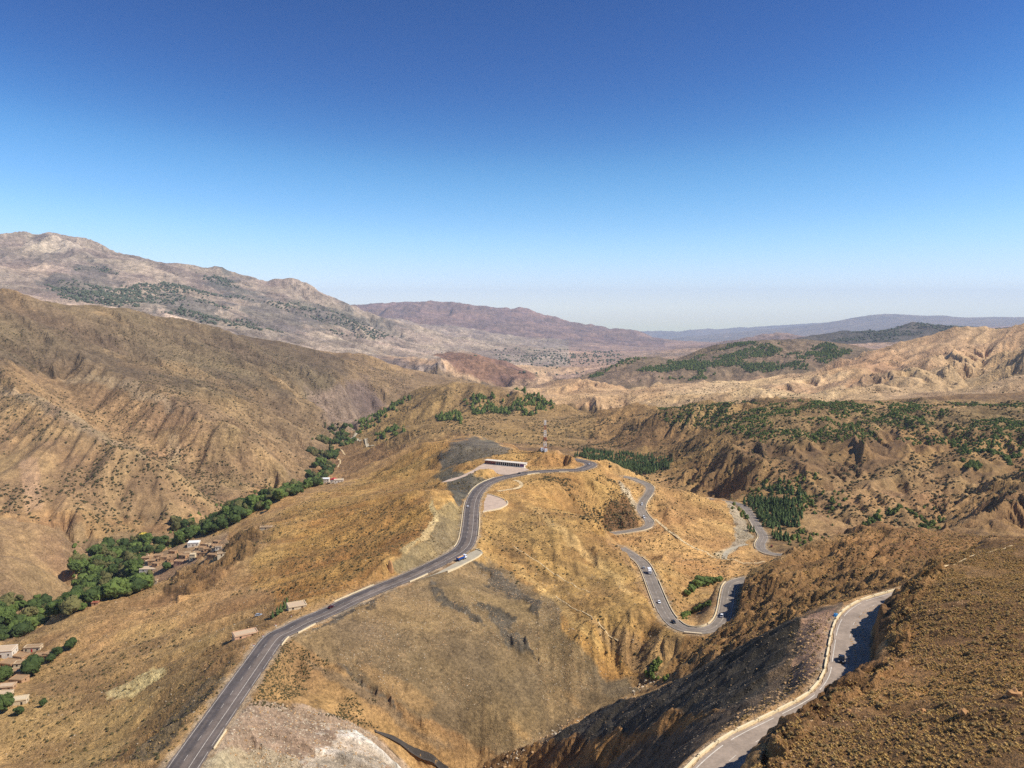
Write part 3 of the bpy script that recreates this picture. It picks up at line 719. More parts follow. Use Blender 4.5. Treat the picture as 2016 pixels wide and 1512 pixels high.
# ground level, and what a sight line meets first
def ground(x, y):
    x = np.asarray(x, float); y = np.asarray(y, float)
    r = np.interp(np.log(y), rows, np.arange(NR)); c = np.interp(x / y, cols, np.arange(NC))
    r0 = np.clip(r.astype(int), 0, NR - 2); c0 = np.clip(c.astype(int), 0, NC - 2)
    u = r - r0; v = c - c0
    z = Zg[r0, c0] * (1 - u) * (1 - v) + Zg[r0 + 1, c0] * u * (1 - v) + Zg[r0, c0 + 1] * (1 - u) * v + Zg[r0 + 1, c0 + 1] * u * v
    return z
SMAX = np.maximum.accumulate(Zg / Yg, axis=0)
def sight(px, py, Dmin=0):
    """first ground point on the sight line of a photo pixel"""
    t, s = bearing(px, py)
    c = int(np.clip(np.interp(t, cols, np.arange(NC)), 0, NC - 1))
    col = (Zg[:, c] / Yg[:, c])
    r0 = np.searchsorted(rows, math.log(Dmin)) if Dmin > 41 else 0
    m = np.nonzero(col[r0:] >= s)[0]
    r = r0 + (m[0] if len(m) else len(col) - r0 - 1)
    if r > 0:
        a, b = col[r - 1], col[r]
        u = np.clip((s - a) / (b - a + 1e-9), 0, 1)
        D = math.exp(rows[r - 1] + (rows[r] - rows[r - 1]) * u)
    else:
        D = math.exp(rows[0])
    x = float(t) * D
    return Vector((x, D, float(ground(x, D))))
print('terrain meshes', round(time.time() - T0, 1))

# ------------------------------------------------------------------ plain materials
def paint_mat(key, srgb, rough=0.8, var=0.18, scale=1.5, metal=0.0, spec=0.3):
    m, N, L, b = new_mat(key, rough)
    tc = N.new('ShaderNodeTexCoord')
    f = map_range(N, L, noise_node(N, L, scale, 5, 0.6, tc.outputs['Object']), 0.25, 0.75, 1 - var, 1 + var)
    c = N.new('ShaderNodeRGB'); c.outputs[0].default_value = (*lin(srgb), 1)
    L.new(mul_color(N, L, c.outputs[0], f), b.inputs['Base Color'])
    b.inputs['Metallic'].default_value = metal; b.inputs['Specular IOR Level'].default_value = spec
    M[key] = m
    return m
for key, c, r in (('whitewash', (218,206,186), .85), ('cream_wash', (208,188,154), .85), ('salmon_wash', (202,160,128), .85), ('mud_wall', (176,140,104), .95), ('mud_roof', (158,128,94), .95),
                  ('pink_roof', (196,170,138), .9), ('brick_red', (150,70,56), .9), ('red_paint', (190,44,40), .6), ('white_paint', (235,235,232), .6), ('dark_glass_and_shade', (30,32,36), .25),
                  ('door_brown', (92,62,42), .8), ('purple_paint', (110,62,112), .7), ('concrete', (186,178,164), .9), ('steel', (140,142,146), .5), ('tyre', (22,22,23), .85),
                  ('rim', (150,150,152), .4), ('truck_blue', (36,78,150), .45), ('sand_load', (214,168,108), .95), ('chassis', (34,34,36), .7), ('lamp_red', (170,20,18), .3), ('lamp_clear', (230,230,224), .2),
                  ('car_white', (236,236,236), .3), ('car_black', (20,22,28), .25), ('car_red', (74,14,20), .3), ('car_silver', (158,164,170), .3), ('blue_cloth', (70,140,190), .9),
                  ('rock_tan', (186,140,92), .95), ('bark', (92,74,56), .95), ('parapet_paint', (226,206,166), .85), ('mast_red', (156,66,56), .6), ('mast_white', (238,236,232), .6),
                  ('skin', (150,104,78), .7), ('cloth_dark', (36,36,44), .9)):
    paint_mat(key, c, r, var=0.06 if 'car_' in key or 'truck' in key else 0.16)
def glass_mat():
    m, N, L, b = new_mat('car_glass', 0.08)
    b.inputs['Base Color'].default_value = (0.015, 0.018, 0.022, 1); b.inputs['Specular IOR Level'].default_value = 0.6
    M['car_glass'] = m
glass_mat()

# ------------------------------------------------------------------ mesh helpers
class MB:
    def __init__(self): self.v = []; self.f = []
    def add(self, vs, fs):
        o = len(self.v); self.v += [tuple(p) for p in vs]; self.f += [tuple(i + o for i in f) for f in fs]; return self
    def box(self, x0, x1, y0, y1, z0, z1, taper=0.0):
        t = taper
        return self.add([(x0,y0,z0),(x1,y0,z0),(x1,y1,z0),(x0,y1,z0),(x0+t,y0+t,z1),(x1-t,y0+t,z1),(x1-t,y1-t,z1),(x0+t,y1-t,z1)],
                 [(3,2,1,0),(4,5,6,7),(0,1,5,4),(1,2,6,5),(2,3,7,6),(3,0,4,7)])
    def bar(self, a, b, r, n=6):
        a, b = Vector(a), Vector(b); d = (b - a).normalized(); u = d.orthogonal().normalized(); w = d.cross(u)
        vs = [p + (u * math.cos(k * 2 * math.pi / n) + w * math.sin(k * 2 * math.pi / n)) * r for p in (a, b) for k in range(n)]
        return self.add(vs, [(k, (k + 1) % n, n + (k + 1) % n, n + k) for k in range(n)] + [tuple(range(n))[::-1], tuple(range(n, 2 * n))])
    def prism(self, prof, y0, y1):
        """profile in x,z pushed along y"""
        n = len(prof)
        return self.add([(x, y0, z) for x, z in prof] + [(x, y1, z) for x, z in prof],
                        [tuple(range(n))[::-1], tuple(range(n, 2 * n))] + [(k, (k + 1) % n, n + (k + 1) % n, n + k) for k in range(n)])
    def cyl_y(self, x, z, r, y0, y1, n=14):
        vs = [(x + r * math.cos(k * 2 * math.pi / n), y, z + r * math.sin(k * 2 * math.pi / n)) for y in (y0, y1) for k in range(n)]
        return self.add(vs, [(k, (k + 1) % n, n + (k + 1) % n, n + k) for k in range(n)] + [tuple(range(n))[::-1], tuple(range(n, 2 * n))])
    def mesh(self, name, mat, bevel=0.0, smooth_=False):
        me = bpy.data.meshes.new(name); me.from_pydata(self.v, [], self.f)
        bm = bmesh.new(); bm.from_mesh(me); bmesh.ops.recalc_face_normals(bm, faces=bm.faces)
        if bevel:
            bmesh.ops.bevel(bm, geom=[e for e in bm.edges], offset=bevel, segments=1, affect='EDGES')
        bm.to_mesh(me); bm.free()
        if smooth_:
            me.polygons.foreach_set('use_smooth', [True] * len(me.polygons))
        me.materials.append(M[mat])
        return me
    def build(self, name, mat, parent=None, bevel=0.0, smooth_=False):
        o = bpy.data.objects.new(name, self.mesh(name, mat, bevel, smooth_)); COL.objects.link(o)
        if parent: o.parent = parent
        return o
def empty(name, loc, rz=0.0):
    o = bpy.data.objects.new(name, None); o.empty_display_size = 1.0; COL.objects.link(o)
    o.location = loc; o.rotation_euler = (0, 0, rz); return o
def copy_tree(o, parent=None):
    c = o.copy(); COL.objects.link(c); c.parent = parent
    for ch in o.children: copy_tree(ch, c)
    return c

# ------------------------------------------------------------------ roads
def asphalt(key, srgb, dark):
    m, N, L, b = new_mat(key, 0.85)
    tc = N.new('ShaderNodeTexCoord'); vec = tc.outputs['Object']
    at_ = N.new('ShaderNodeAttribute'); at_.attribute_name = 'wear'
    sep = N.new('ShaderNodeSeparateColor'); L.new(at_.outputs['Color'], sep.inputs[0])
    mix = N.new('ShaderNodeMix'); mix.data_type = 'RGBA'
    mix.inputs['A'].default_value = (*lin(srgb), 1); mix.inputs['B'].default_value = (*lin(dark), 1)
    L.new(sep.outputs[0], mix.inputs['Factor'])
    f = math_node(N, L, 'MULTIPLY', map_range(N, L, noise_node(N, L, 0.12, 5, 0.65, vec), 0.3, 0.7, 0.72, 1.26), map_range(N, L, noise_node(N, L, 1.3, 4, 0.7, vec), 0.3, 0.7, 0.85, 1.15))
    L.new(mul_color(N, L, mix.outputs['Result'], f), b.inputs['Base Color'])
    M[key] = m
asphalt('asphalt_main', (124,110,98), (82,76,74)); asphalt('asphalt_pale', (162,144,126), (132,118,104)); asphalt('asphalt_mid', (146,132,116), (110,102,92))
def ribbon(name, L, offs, lift, mat, wear=None, parent=None, kind='structure'):
    """strip over a line; offs = lateral positions, right of travel positive"""
    Ls = [offset_line(L, d) for d in offs]
    nv = len(L); k = len(offs)
    for e, sg in ((0, 1), (-1, -1)):          # ragged tarmac edges
        jj = fbm(np.arange(nv) / 1.7, np.zeros(nv) + e * 5.3, 3, 71) * 0.55
        Ls[e][:, :2] += ((offset_line(L, 1.0) - L)[:, :2]) * jj[:, None]
    co = np.stack(Ls, 1).reshape(-1, 3); co[:, 2] += lift
    idx = np.arange(nv * k).reshape(nv, k)
    q = np.stack([idx[:-1, :-1], idx[1:, :-1], idx[1:, 1:], idx[:-1, 1:]], -1).reshape(-1, 4)
    me = bpy.data.meshes.new(name); me.from_pydata(co.tolist(), [], q.tolist())
    a = me.attributes.new('wear', 'FLOAT_COLOR', 'POINT')
    w = np.zeros((nv, k)) if wear is None else np.tile(np.array(wear)[None], (nv, 1))
    jit = fbm(np.arange(nv)[:, None] / 9.0 + np.zeros((1, k)), np.arange(k)[None] * 3.1 + np.zeros((nv, 1)), 3, 77)
    w = np.clip(w + 0.35 * jit, 0, 1)
    c = np.ones((nv * k, 4), np.float32); c[:, 0] = w.ravel(); a.data.foreach_set('color', c.ravel())
    bm = bmesh.new(); bm.from_mesh(me)
    bmesh.ops.recalc_face_normals(bm, faces=bm.faces)
    if sum(f.normal.z for f in bm.faces) < 0: bmesh.ops.reverse_faces(bm, faces=bm.faces)
    bm.to_mesh(me); bm.free()
    me.materials.append(M[mat])
    o = bpy.data.objects.new(name, me); COL.objects.link(o)
    if parent: o.parent = parent
    else: tag(o, kind=kind)
    return o
def lane_line(road, name, d, w, dash=None, i0=0, i1=None, lift=0.06):
    L = ROADLINE[road][i0:i1]
    C = offset_line(L, d)
    g = np.gradient(C[:, :2], axis=0); g /= np.linalg.norm(g, axis=1)[:, None]
    mb = MB(); dist = 0.0
    for k in range(len(C) - 1):
        on = True if dash is None else (dist % (dash[0] + dash[1])) < dash[0]
        dist += np.linalg.norm(C[k + 1] - C[k])
        if not on: continue
        n0 = Vector((g[k][1], -g[k][0], 0)) * w / 2; n1 = Vector((g[k + 1][1], -g[k + 1][0], 0)) * w / 2
        a, b = Vector(C[k]) + Vector((0, 0, lift)), Vector(C[k + 1]) + Vector((0, 0, lift))
        mb.add([a - n0, a + n0, b + n1, b - n1], [(0, 1, 2, 3)])
    return mb.build(name, 'line_paint', ROADOBJ[road])
paint_mat('line_paint', (208,198,182), 0.7, var=0.35, scale=0.8)
ROADOBJ = {}
hm = ROADS['main'][0]
ROADOBJ['main'] = ribbon('ridge_road', ROADLINE['main'], [-6.8,-5.9,-4.9,-3.8,-2.6,-1.7,-0.8,0.6,2.2,3.1,4.0,5.3,6.8], 0.03, 'asphalt_main', [.2,.5,.95,.75,.95,.8,.3,.25,.3,.55,.35,.6,.3])
for k, nm in (('middle', 'middle_road'), ('hairpin', 'hairpin_road'), ('right', 'valley_road')):
    h = ROADS[k][0]
    ROADOBJ[k] = ribbon(nm, ROADLINE[k], [-h,-h*.75,-h*.5,-h*.25,0,h*.25,h*.5,h*.75,h], 0.03, 'asphalt_mid', [.1,.6,.3,.6,.15,.6,.3,.6,.1])
h = ROADS['fore'][0]
ROADOBJ['fore'] = ribbon('foreground_road', ROADLINE['fore'], [-h,-h*.7,-h*.45,-h*.2,0,h*.2,h*.45,h*.7,h,h+1.3], 0.03, 'asphalt_pale', [.0,.3,.15,.4,.1,.4,.15,.4,.3,.0])
lane_line('main', 'edge_line', -5.9, 0.18); lane_line('main', 'lane_line', 2.3, 0.2); lane_line('main', 'edge_line', 5.9, 0.16, (14, 3))
lane_line('main', 'dashed_line', -1.4, 0.14, (4, 9))
for k in ('middle', 'hairpin', 'right'):
    lane_line(k, 'dashed_line', 0, 0.16, (3, 8)); lane_line(k, 'edge_line', -3.9, 0.16); lane_line(k, 'edge_line', 3.9, 0.16)
lane_line('fore', 'edge_line', -h + 0.9, 0.22, (19, 4)); lane_line('fore', 'dashed_line', 0.2, 0.14, (3, 10))

paint_mat('pad_grey', (172,160,136), 0.95, .2, .2); paint_mat('pad_pink', (188,164,142), 0.95, .22, .2); paint_mat('path_pale', (204,178,134), .95, .25, .3)
for nm, z, poly, mk in PADS:
    W_ = world_poly(nm)
    me = bpy.data.meshes.new(nm); bm = bmesh.new()
    f = bm.faces.new([bm.verts.new((v.x, v.y, z - 0.04)) for v in W_])
    if f.normal.z < 0: f.normal_flip()
    bmesh.ops.triangulate(bm, faces=bm.faces); bmesh.ops.recalc_face_normals(bm, faces=bm.faces)
    bm.normal_update()
    if sum(f.normal.z for f in bm.faces) < 0: bmesh.ops.reverse_faces(bm, faces=bm.faces)
    bm.to_mesh(me); bm.free(); me.materials.append(M[mk])
    o = bpy.data.objects.new(nm, me); COL.objects.link(o); tag(o, kind='structure')
def track(name, pix, width, mat, lift=0.12, Dmin=0):
    P = [sight(px, py, Dmin) for px, py in pix]
    L = resample(P, 2.5)
    k = 5
    offs = np.linspace(-width / 2, width / 2, k)
    Ls = np.stack([offset_line(L, d) for d in offs], 1)
    Ls[..., 2] = ground(Ls[..., 0], Ls[..., 1])
    Ls[..., 2] = np.maximum(Ls[..., 2], Ls[..., 2].mean(1, keepdims=True)) + lift
    nv = len(L); idx = np.arange(nv * k).reshape(nv, k)
    q = np.stack([idx[:-1, :-1], idx[:-1, 1:], idx[1:, 1:], idx[1:, :-1]], -1).reshape(-1, 4)
    me = bpy.data.meshes.new(name); me.from_pydata(Ls.reshape(-1, 3).tolist(), [], q.tolist()); me.materials.append(M[mat])
    o = bpy.data.objects.new(name, me); COL.objects.link(o); return tag(o, kind='structure')
track('dirt_path', [(1290,1022),(1303,1034),(1335,1058),(1370,1080),(1400,1094),(1425,1102),(1460,1107),(1500,1107),(1532,1103)], 2.6, 'path_pale', Dmin=560)
track('dirt_ramp', [(1426,1100),(1429,1090),(1441,1081),(1456,1076),(1472,1072)], 4.5, 'pad_grey', Dmin=600)
track('footpath', [(1012,945),(1022,948),(1027,955),(1018,961),(1000,964),(978,967)], 4.0, 'path_pale', Dmin=600)
paint_mat('old_tarmac', (70,64,58), .95, .3, .3)
track('old_road_piece', [(738,1439),(768,1451),(803,1472),(842,1494),(885,1521)], 2.8, 'old_tarmac', lift=.25)
track('hill_path', [(1011,1076),(1060,1106),(1109,1141),(1164,1167)], 0.8, 'path_pale', Dmin=400)
track('slope_path', [(1094,1174),(1126,1197),(1185,1236),(1223,1264)], 0.7, 'path_pale', Dmin=380)
track('crest_path', [(1860,1116),(1899,1101),(1950,1087),(1996,1073)], .6, 'path_pale', lift=.06)
track('valley_track', [(664,883),(675,889),(682,896)], 3, 'path_pale', Dmin=1300)
track('valley_lane', [(667,903),(670,911),(665,921)], 3, 'path_pale', Dmin=1300)
track('valley_street', [(694,846),(703,855),(697,861),(690,864)], 7, 'pad_grey', Dmin=1400)
track('valley_highway', [(690,864),(705,866),(722,871),(738,876)], 8, 'pad_grey', Dmin=1400)

# ------------------------------------------------------------------ parapets
def near_idx(road, px, py):
    L = ROADLINE[road]
    X, Y = to_pixel(L[:, 0] / L[:, 1], L[:, 2] / L[:, 1])
    return int(np.argmin((X - px) ** 2 + (Y - py) ** 2))
def wall_from(L, name, label, width, height_, mat='parapet_paint', group=None, cat='parapet'):
    """a low wall with a coping along a 3-D line"""
    height = height_ * 0.62; width = width * 0.75
    L = np.array(L); A = offset_line(L, -width / 2); B = offset_line(L, width / 2)
    A2 = offset_line(L, -width / 2 - 0.06); B2 = offset_line(L, width / 2 + 0.06)
    c = Vector(L[len(L) // 2]); root = empty(name, c)
    def strip(P, Q, z0, z1, nm):
        mb = MB()
        for k in range(len(L) - 1):
            vs = [Vector(P[k]), Vector(Q[k]), Vector(Q[k + 1]), Vector(P[k + 1])]
            lo = [v - c + Vector((0, 0, z0)) for v in vs]; hi = [v - c + Vector((0, 0, z1)) for v in vs]
            fs = [(4,5,6,7),(0,1,5,4),(2,3,7,6)]
            if k == 0: fs.append((3,0,4,7))
            if k == len(L) - 2: fs.append((1,2,6,5))
            mb.add(lo + hi, [(4,5,6,7),(0,4,7,3),(1,2,6,5)] + ([(0,1,5,4)] if k == 0 else []) + ([(2,3,7,6)] if k == len(L) - 2 else []))
        return mb.build(nm, mat, root)
    strip(A, B, -1.2, height, 'wall'); strip(A2, B2, height, height + 0.12, 'coping')
    return tag(root, label, cat, group)
def road_wall(road, side, p0, p1, name, label, height=0.8, width=0.45, gap=0.8, group=None):
    i, j = sorted((near_idx(road, *p0), near_idx(road, *p1)))
    L = offset_line(ROADLINE[road], side * (ROADS[road][0] + gap))[i:j + 1]
    return wall_from(L, name, label, width, height, group=group)
def pixel_wall(pix, z, name, label, height=0.8, width=0.5):
    return wall_from(resample([at_z(px, py, z) for px, py in pix], 1.5), name, label, width, height)
road_wall('main', -1, (673,1185), (752,1155), 'parapet_wall', 'long cream parapet wall on the uphill side of the ridge road above the scree', 0.55)
road_wall('main', -1, (907,1072), (929,985), 'parapet_wall', 'low cream kerb wall on the left of the steep straight below the white car', 0.4)
road_wall('main', -1, (934,972), (985,942), 'parapet_wall', 'low cream kerb wall curving round the bend below the cafe yard', 0.4)
road_wall('main', 1, (572,1243), (602,1225), 'parapet_wall', 'short cream parapet wall on the outside of the bend above the orange gully', 0.7)
road_wall('main', 1, (530,1275), (548,1252), 'parapet_wall', 'short cream parapet stub on the lower inside edge of the ridge road bend', 0.7)
road_wall('main', 1, (790,1145), (826,1128), 'parapet_wall', 'cream parapet wall just before the lay-by with the blue truck', 0.7)
road_wall('main', 1, (926,1055), (927,1010), 'parapet_wall', 'thin cream parapet along the right of the steep straight', 0.5)
road_wall('main', 1, (1030,933), (1056,929), 'parapet_wall', 'cream parapet wall below the road in front of the cafe', 0.9, 0.9)
road_wall('main', 1, (1097,927), (1118,926), 'parapet_wall', 'short cream parapet wall on the road below the tower hill', 0.9, 0.9)
road_wall('main', 1, (385,1475), (412,1437), 'parapet_wall', 'low cream parapet wall beside the white quarried pad', 0.7)
road_wall('middle', -1, (1244,942), (1279,966), 'parapet_wall', 'cream parapet on the outer bend right of the tower hill', 0.7)
road_wall('middle', -1, (1275,974), (1262,1000), 'parapet_wall', 'cream parapet beside the upper white car on the winding road', 0.7)
road_wall('middle', -1, (1263,1004), (1279,1028), 'parapet_wall', 'cream parapet on the outer bend beside the lower white van', 0.7)
road_wall('middle', -1, (1276,1037), (1195,1052), 'parapet_wall', 'cream parapet along the road stretch vanishing behind the spur', 0.8)
road_wall('hairpin', -1, (1252,1097), (1279,1134), 'parapet_wall', 'cream parapet behind the white box truck', 0.8)
road_wall('hairpin', -1, (1281,1140), (1318,1218), 'parapet_wall', 'cream parapet on the inside of the left hairpin limb', 0.8)
road_wall('hairpin', -1, (1322,1222), (1405,1236), 'parapet_wall', 'cream parapet curving round the inside of the hairpin', 0.8)
road_wall('hairpin', -1, (1409,1234), (1442,1150), 'parapet_wall', 'cream parapet on the inside of the near-vertical right hairpin limb', 0.9)
road_wall('hairpin', 1, (1252,1098), (1304,1196), 'parapet_wall', 'low cream kerb wall on the hill side of the left hairpin limb', 0.45)
road_wall('right', 1, (1470,1003), (1492,1040), 'parapet_wall', 'cream parapet between the gravel yard and the valley road', 0.8)
road_wall('right', 1, (1494,1044), (1500,1081), 'parapet_wall', 'cream parapet round the bend of the valley road beside the pines', 0.9)
road_wall('right', 1, (1503,1085), (1548,1094), 'parapet_wall', 'cream parapet on the valley road running behind the brown hill', 0.9)
pixel_wall([(881,1125.5),(905,1116),(925,1106),(940,1098),(949,1091)], -182, 'lay_by_wall', 'curved white wall round the lay-by where the blue truck stands', 0.9, 0.7)
pixel_wall([(936,1081),(944,1083.5),(951,1086.5)], -182, 'lay_by_wall', 'short white end wall behind the blue truck lay-by', 0.8, 0.6)
pixel_wall([(950,1009),(968,1005),(985,1001),(996,996),(1000,991),(997,986)], -182.2, 'lay_by_wall', 'bright curved wall round the near edge of the pinkish lay-by', 0.9, 0.8)
pixel_wall([(994,984),(982,979),(968,974.5),(957,972)], -182.2, 'lay_by_wall', 'thin wall along the far edge of the pinkish lay-by', 0.6, 0.5)
# hairpin culvert headwall
q0, q1 = at_z(1348,1246,-190.6), at_z(1381,1249,-190.6)
rz = math.atan2(q1.y - q0.y, q1.x - q0.x); ln = (q1 - q0).length
cul = empty('culvert_headwall', q0, rz)
MB().box(0, ln * .42, -0.5, 0.5, -4.2, 0.5).box(ln * .62, ln, -0.5, 0.5, -4.2, 0.5).box(ln * .42, ln * .62, -0.5, 0.5, -2.0, 0.5).build('wall', 'cream_wash', cul)
MB().box(-.3, ln + .3, -0.7, 0.7, 0.5, 0.75).build('coping', 'cream_wash', cul); MB().box(ln * .42, ln * .62, 0.2, 0.45, -4.2, -2.0).build('culvert_shade_plate', 'dark_glass_and_shade', cul)  # dark plate in the mouth stands in for the shade inside the culvert
tag(cul, 'cream culvert headwall with dark opening under the hairpin', 'culvert')
# foreground parapet: blocks with gaps and a thin rail between them
i = 3; blk = 0
d_ = np.concatenate([[0], np.cumsum(np.linalg.norm(np.diff(PAR_LINE, axis=0), axis=1))])
def on_par(m):
    return Vector([float(np.interp(m, d_, PAR_LINE[:, k])) for k in range(3)])
m = 2.0
blk_mesh = MB().box(-3.75, 3.75, -0.21, 0.21, -0.9, 0.42).mesh('parapet_block', 'parapet_paint', 0.05)
cop_mesh = MB().box(-3.8, 3.8, -0.25, 0.25, 0.42, 0.5).mesh('coping', 'parapet_paint', 0.03)
rail_mesh = MB().box(-1.1, 1.1, -0.12, 0.12, -.2, 0.3).box(-.1, .1, -.1, .1, -.9, .5).mesh('rail', 'parapet_paint')
while m < d_[-1] - 8:
    a, b = on_par(m), on_par(m + 7.4); c = (a + b) / 2
    rz = math.atan2(b.y - a.y, b.x - a.x)
    root = empty('parapet_block', c + Vector((0, 0, 0.02)), rz)
    root.rotation_euler = (0, -math.asin((b.z - a.z) / (b - a).length), rz + random.uniform(-.012, .012))
    for nm, me in (('block', blk_mesh), ('coping', cop_mesh)):
        o = bpy.data.objects.new(nm, me); COL.objects.link(o); o.parent = root
    tag(root, 'cream painted masonry block in the gapped parapet of the foreground road', 'parapet', 'parapet blocks along the foreground road')
    a2, b2 = on_par(m + 7.4), on_par(m + 9.4); c2 = (a2 + b2) / 2
    o = bpy.data.objects.new('parapet_rail', rail_mesh); COL.objects.link(o); o.location = c2; o.rotation_euler = (0, 0, math.atan2(b2.y - a2.y, b2.x - a2.x))
    tag(o, 'thin concrete rail filling a gap between foreground parapet blocks', 'rail', 'rails between the foreground parapet blocks')
    m += 9.4

# ------------------------------------------------------------------ buildings
def house(px, py, w, d, h, rz, wall, roof, label, name='house', cat='house', wins=2, door=True, Dmin=0, sink=1.5, overhang=0.25, doormat='door_brown', upper=False, slope_roof=0.0):
    c = sight(px, py, Dmin)
    root = empty(name, c, rz)
    MB().box(-w/2, w/2, -d/2, d/2, -sink - 1.5, h, 0.06).build('wall', wall, root)
    if slope_roof:
        MB().prism([(-w/2 - .3, h), (w/2 + .3, h), (0, h + slope_roof)], -d/2 - .3, d/2 + .3).build('roof', roof, root)
    else:
        rf = MB().box(-w/2 - overhang, w/2 + overhang, -d/2 - overhang, d/2 + overhang, h, h + 0.28).build('roof', roof, root)
        MB().box(-w/2 + .1, w/2 - .1, -d/2 + .05, -d/2 + .35, h + .28, h + .6).box(-w/2 + .1, w/2 - .1, d/2 - .35, d/2 - .05, h + .28, h + .6).box(-w/2 + .1, -w/2 + .4, -d/2 + .35, d/2 - .35, h + .28, h + .6).box(w/2 - .4, w/2 - .1, -d/2 + .35, d/2 - .35, h + .28, h + .6).build('parapet', wall, rf)
    n = wins + (1 if door else 0)
    floors = (0, 3.0) if upper else (0,)
    for fl in floors:
        for k in range(n):
            x = -w/2 + w * (k + 0.5) / max(n, 1)
            if door and k == n // 2 and fl == 0:
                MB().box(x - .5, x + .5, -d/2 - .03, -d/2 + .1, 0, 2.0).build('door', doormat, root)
            else:
                f = MB().box(x - .5, x + .5, -d/2 - .04, -d/2 + .1, fl + 1.0, fl + 2.1).build('window', 'dark_glass_and_shade', root)
                MB().box(x - .6, x + .6, -d/2 - .12, -d/2 + .1, fl + .88, fl + 1.0).build('sill', wall, f)
    for k in range(max(1, int(d // 4))):
        y = -d/2 + d * (k + .5) / max(1, int(d // 4))
        MB().box(w/2 - .1, w/2 + .03, y - .45, y + .45, 1.0, 2.0).build('window', 'dark_glass_and_shade', root)
    return tag(root, label, cat)
# upper village by the valley trees
V1 = [
 (382,1073,12,9,3.6,.15,'whitewash','white_paint','bright white flat-roofed house with three windows, highest in the village',2,True),
 (412,1037,9,7,4.5,.3,'salmon_wash','salmon_wash','salmon house at the edge of the valley trees',2,True),
 (524,1042,12,5,2.4,.1,'cream_wash','mud_roof','low cream shed alone on the slope right of the village',1,False),
 (380,1102,5.5,5,5.5,.1,'cream_wash','cream_wash','narrow cream tower-like house on the near edge of the village',1,True),
 (354,1110,10,6,3.2,-.1,'salmon_wash','mud_roof','pink-fronted mud house left of the narrow cream house',2,True),
 (294,1124,17,9,2.6,.05,'whitewash','pink_roof','wide house with a pale pink roof at the lower left of the village',2,False),
 (275,1103,9,8,3.2,.1,'mud_wall','pink_roof','mud house with a pale roof at the left end beside the trees',1,True),
 (289,1097,5,5,5.2,.1,'cream_wash','mud_roof','tall narrow mud house behind the left end of the village',1,True),
 (312,1099,8,7,3.6,.2,'mud_wall','mud_roof','mud house with dark doorway left of the village square',1,True),
 (404,1076,8,6,3.0,-.2,'mud_wall','mud_roof','mud house just right of the bright white house',1,True),
 (412,1086,10,5,2.8,.25,'mud_wall','mud_roof','long low mud house below and right of the white house',2,True),
 (424,1084,6,5,3.0,.0,'cream_wash','mud_roof','small pale mud house on the right side of the village',1,True),
 (431,1082,6,5,3.0,.2,'whitewash','mud_roof','small whitewashed house at the right end of the village',1,True),
 (400,1094,11,5,2.8,.1,'mud_wall','mud_roof','long mud house behind the narrow cream house',2,True),
 (419,1097,9,5,2.6,-.15,'mud_wall','mud_roof','mud house right of the narrow cream house',1,True),
 (362,1098,9,6,2.8,-.3,'mud_wall','mud_roof','mud house with slanting walls in the village middle',1,True),
 (303,1108,10,7,2.6,.15,'mud_wall','mud_roof','broad mud house behind the pale pink roof',1,True),
 (341,1089,8,5,2.6,-.2,'mud_wall','mud_roof','mud house at the upper left of the village above the square',1,True),
 (295,1143,7,5,2.6,.1,'mud_wall','mud_roof','lowest mud house of the village beside the dark trees',1,False),
 (306,1147,5,4,2.4,.0,'cream_wash','mud_roof','small pale hut near the rock bluff below the village',0,True),
 (436,1094,7,4,2.2,.4,'cream_wash','mud_roof','pale ruin-like hut at the foot of the slope right of the village',0,True)]
for (px, py, w, d, hh, rz, wl_, rf_, lab, nw, dr) in V1:
    house(px, py, w, d, hh, rz, wl_, rf_, lab, wins=nw, door=dr, Dmin=600)
V2 = [
 (8,1288,14,10,4.0,.2,'whitewash','pink_roof','large pale house at the left edge of the picture above the lower village',2,True,'door_brown'),
 (66,1281,11,5,3.0,.12,'cream_wash','mud_roof','long cream house with a red door in the lower village',2,True,'red_paint'),
 (42,1297,9,7,2.8,-.3,'mud_wall','mud_roof','square mud house below the cream house with the red door',1,True,'door_brown'),
 (19,1310,10,8,2.8,-.2,'mud_wall','mud_roof','broad flat mud house near the left edge of the lower village',1,True,'door_brown'),
 (84,1296,10,6,2.8,.1,'mud_wall','mud_roof','mud house right of the red-door house row',2,True,'door_brown'),
 (101,1293,8,6,2.8,-.2,'mud_wall','mud_roof','mud house at the right end of the lower village',1,True,'door_brown'),
 (44,1311,9,5,2.6,.2,'cream_wash','mud_roof','mud house with a pale front above the big round tree',1,True,'door_brown'),
 (33,1327,8,6,2.6,.1,'cream_wash','mud_roof','pale mud house left of the big round tree',1,True,'door_brown'),
 (38,1342,9,7,2.6,-.1,'mud_wall','mud_roof','mud house in the middle of the lower village below the big tree',1,True,'door_brown'),
 (14,1357,9,6,2.6,.2,'mud_wall','pink_roof','mud house with a pale roof near the lower left corner',1,True,'door_brown'),
 (10,1371,8,5,2.4,.1,'cream_wash','pink_roof','pale walled hut below the pale-roofed mud house',0,True,'door_brown'),
 (36,1385,10,6,3.0,.3,'cream_wash','cream_wash','cream shed with a wide dark opening lowest in the lower village',1,True,'dark_glass_and_shade')]  # shed door panel coloured dark to give the shade of an open front
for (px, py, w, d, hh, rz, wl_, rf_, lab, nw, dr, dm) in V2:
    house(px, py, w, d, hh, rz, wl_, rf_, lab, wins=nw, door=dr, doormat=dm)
house(483,1254,13,7,2.3,.55,'salmon_wash','pink_roof','salmon roadside house with a pale pink flat roof below the ridge road bend', wins=1)
house(584,1197,11,8,2.3,.45,'cream_wash','pink_roof','cream roadside house behind the dark hedge beside the ridge road', wins=1)
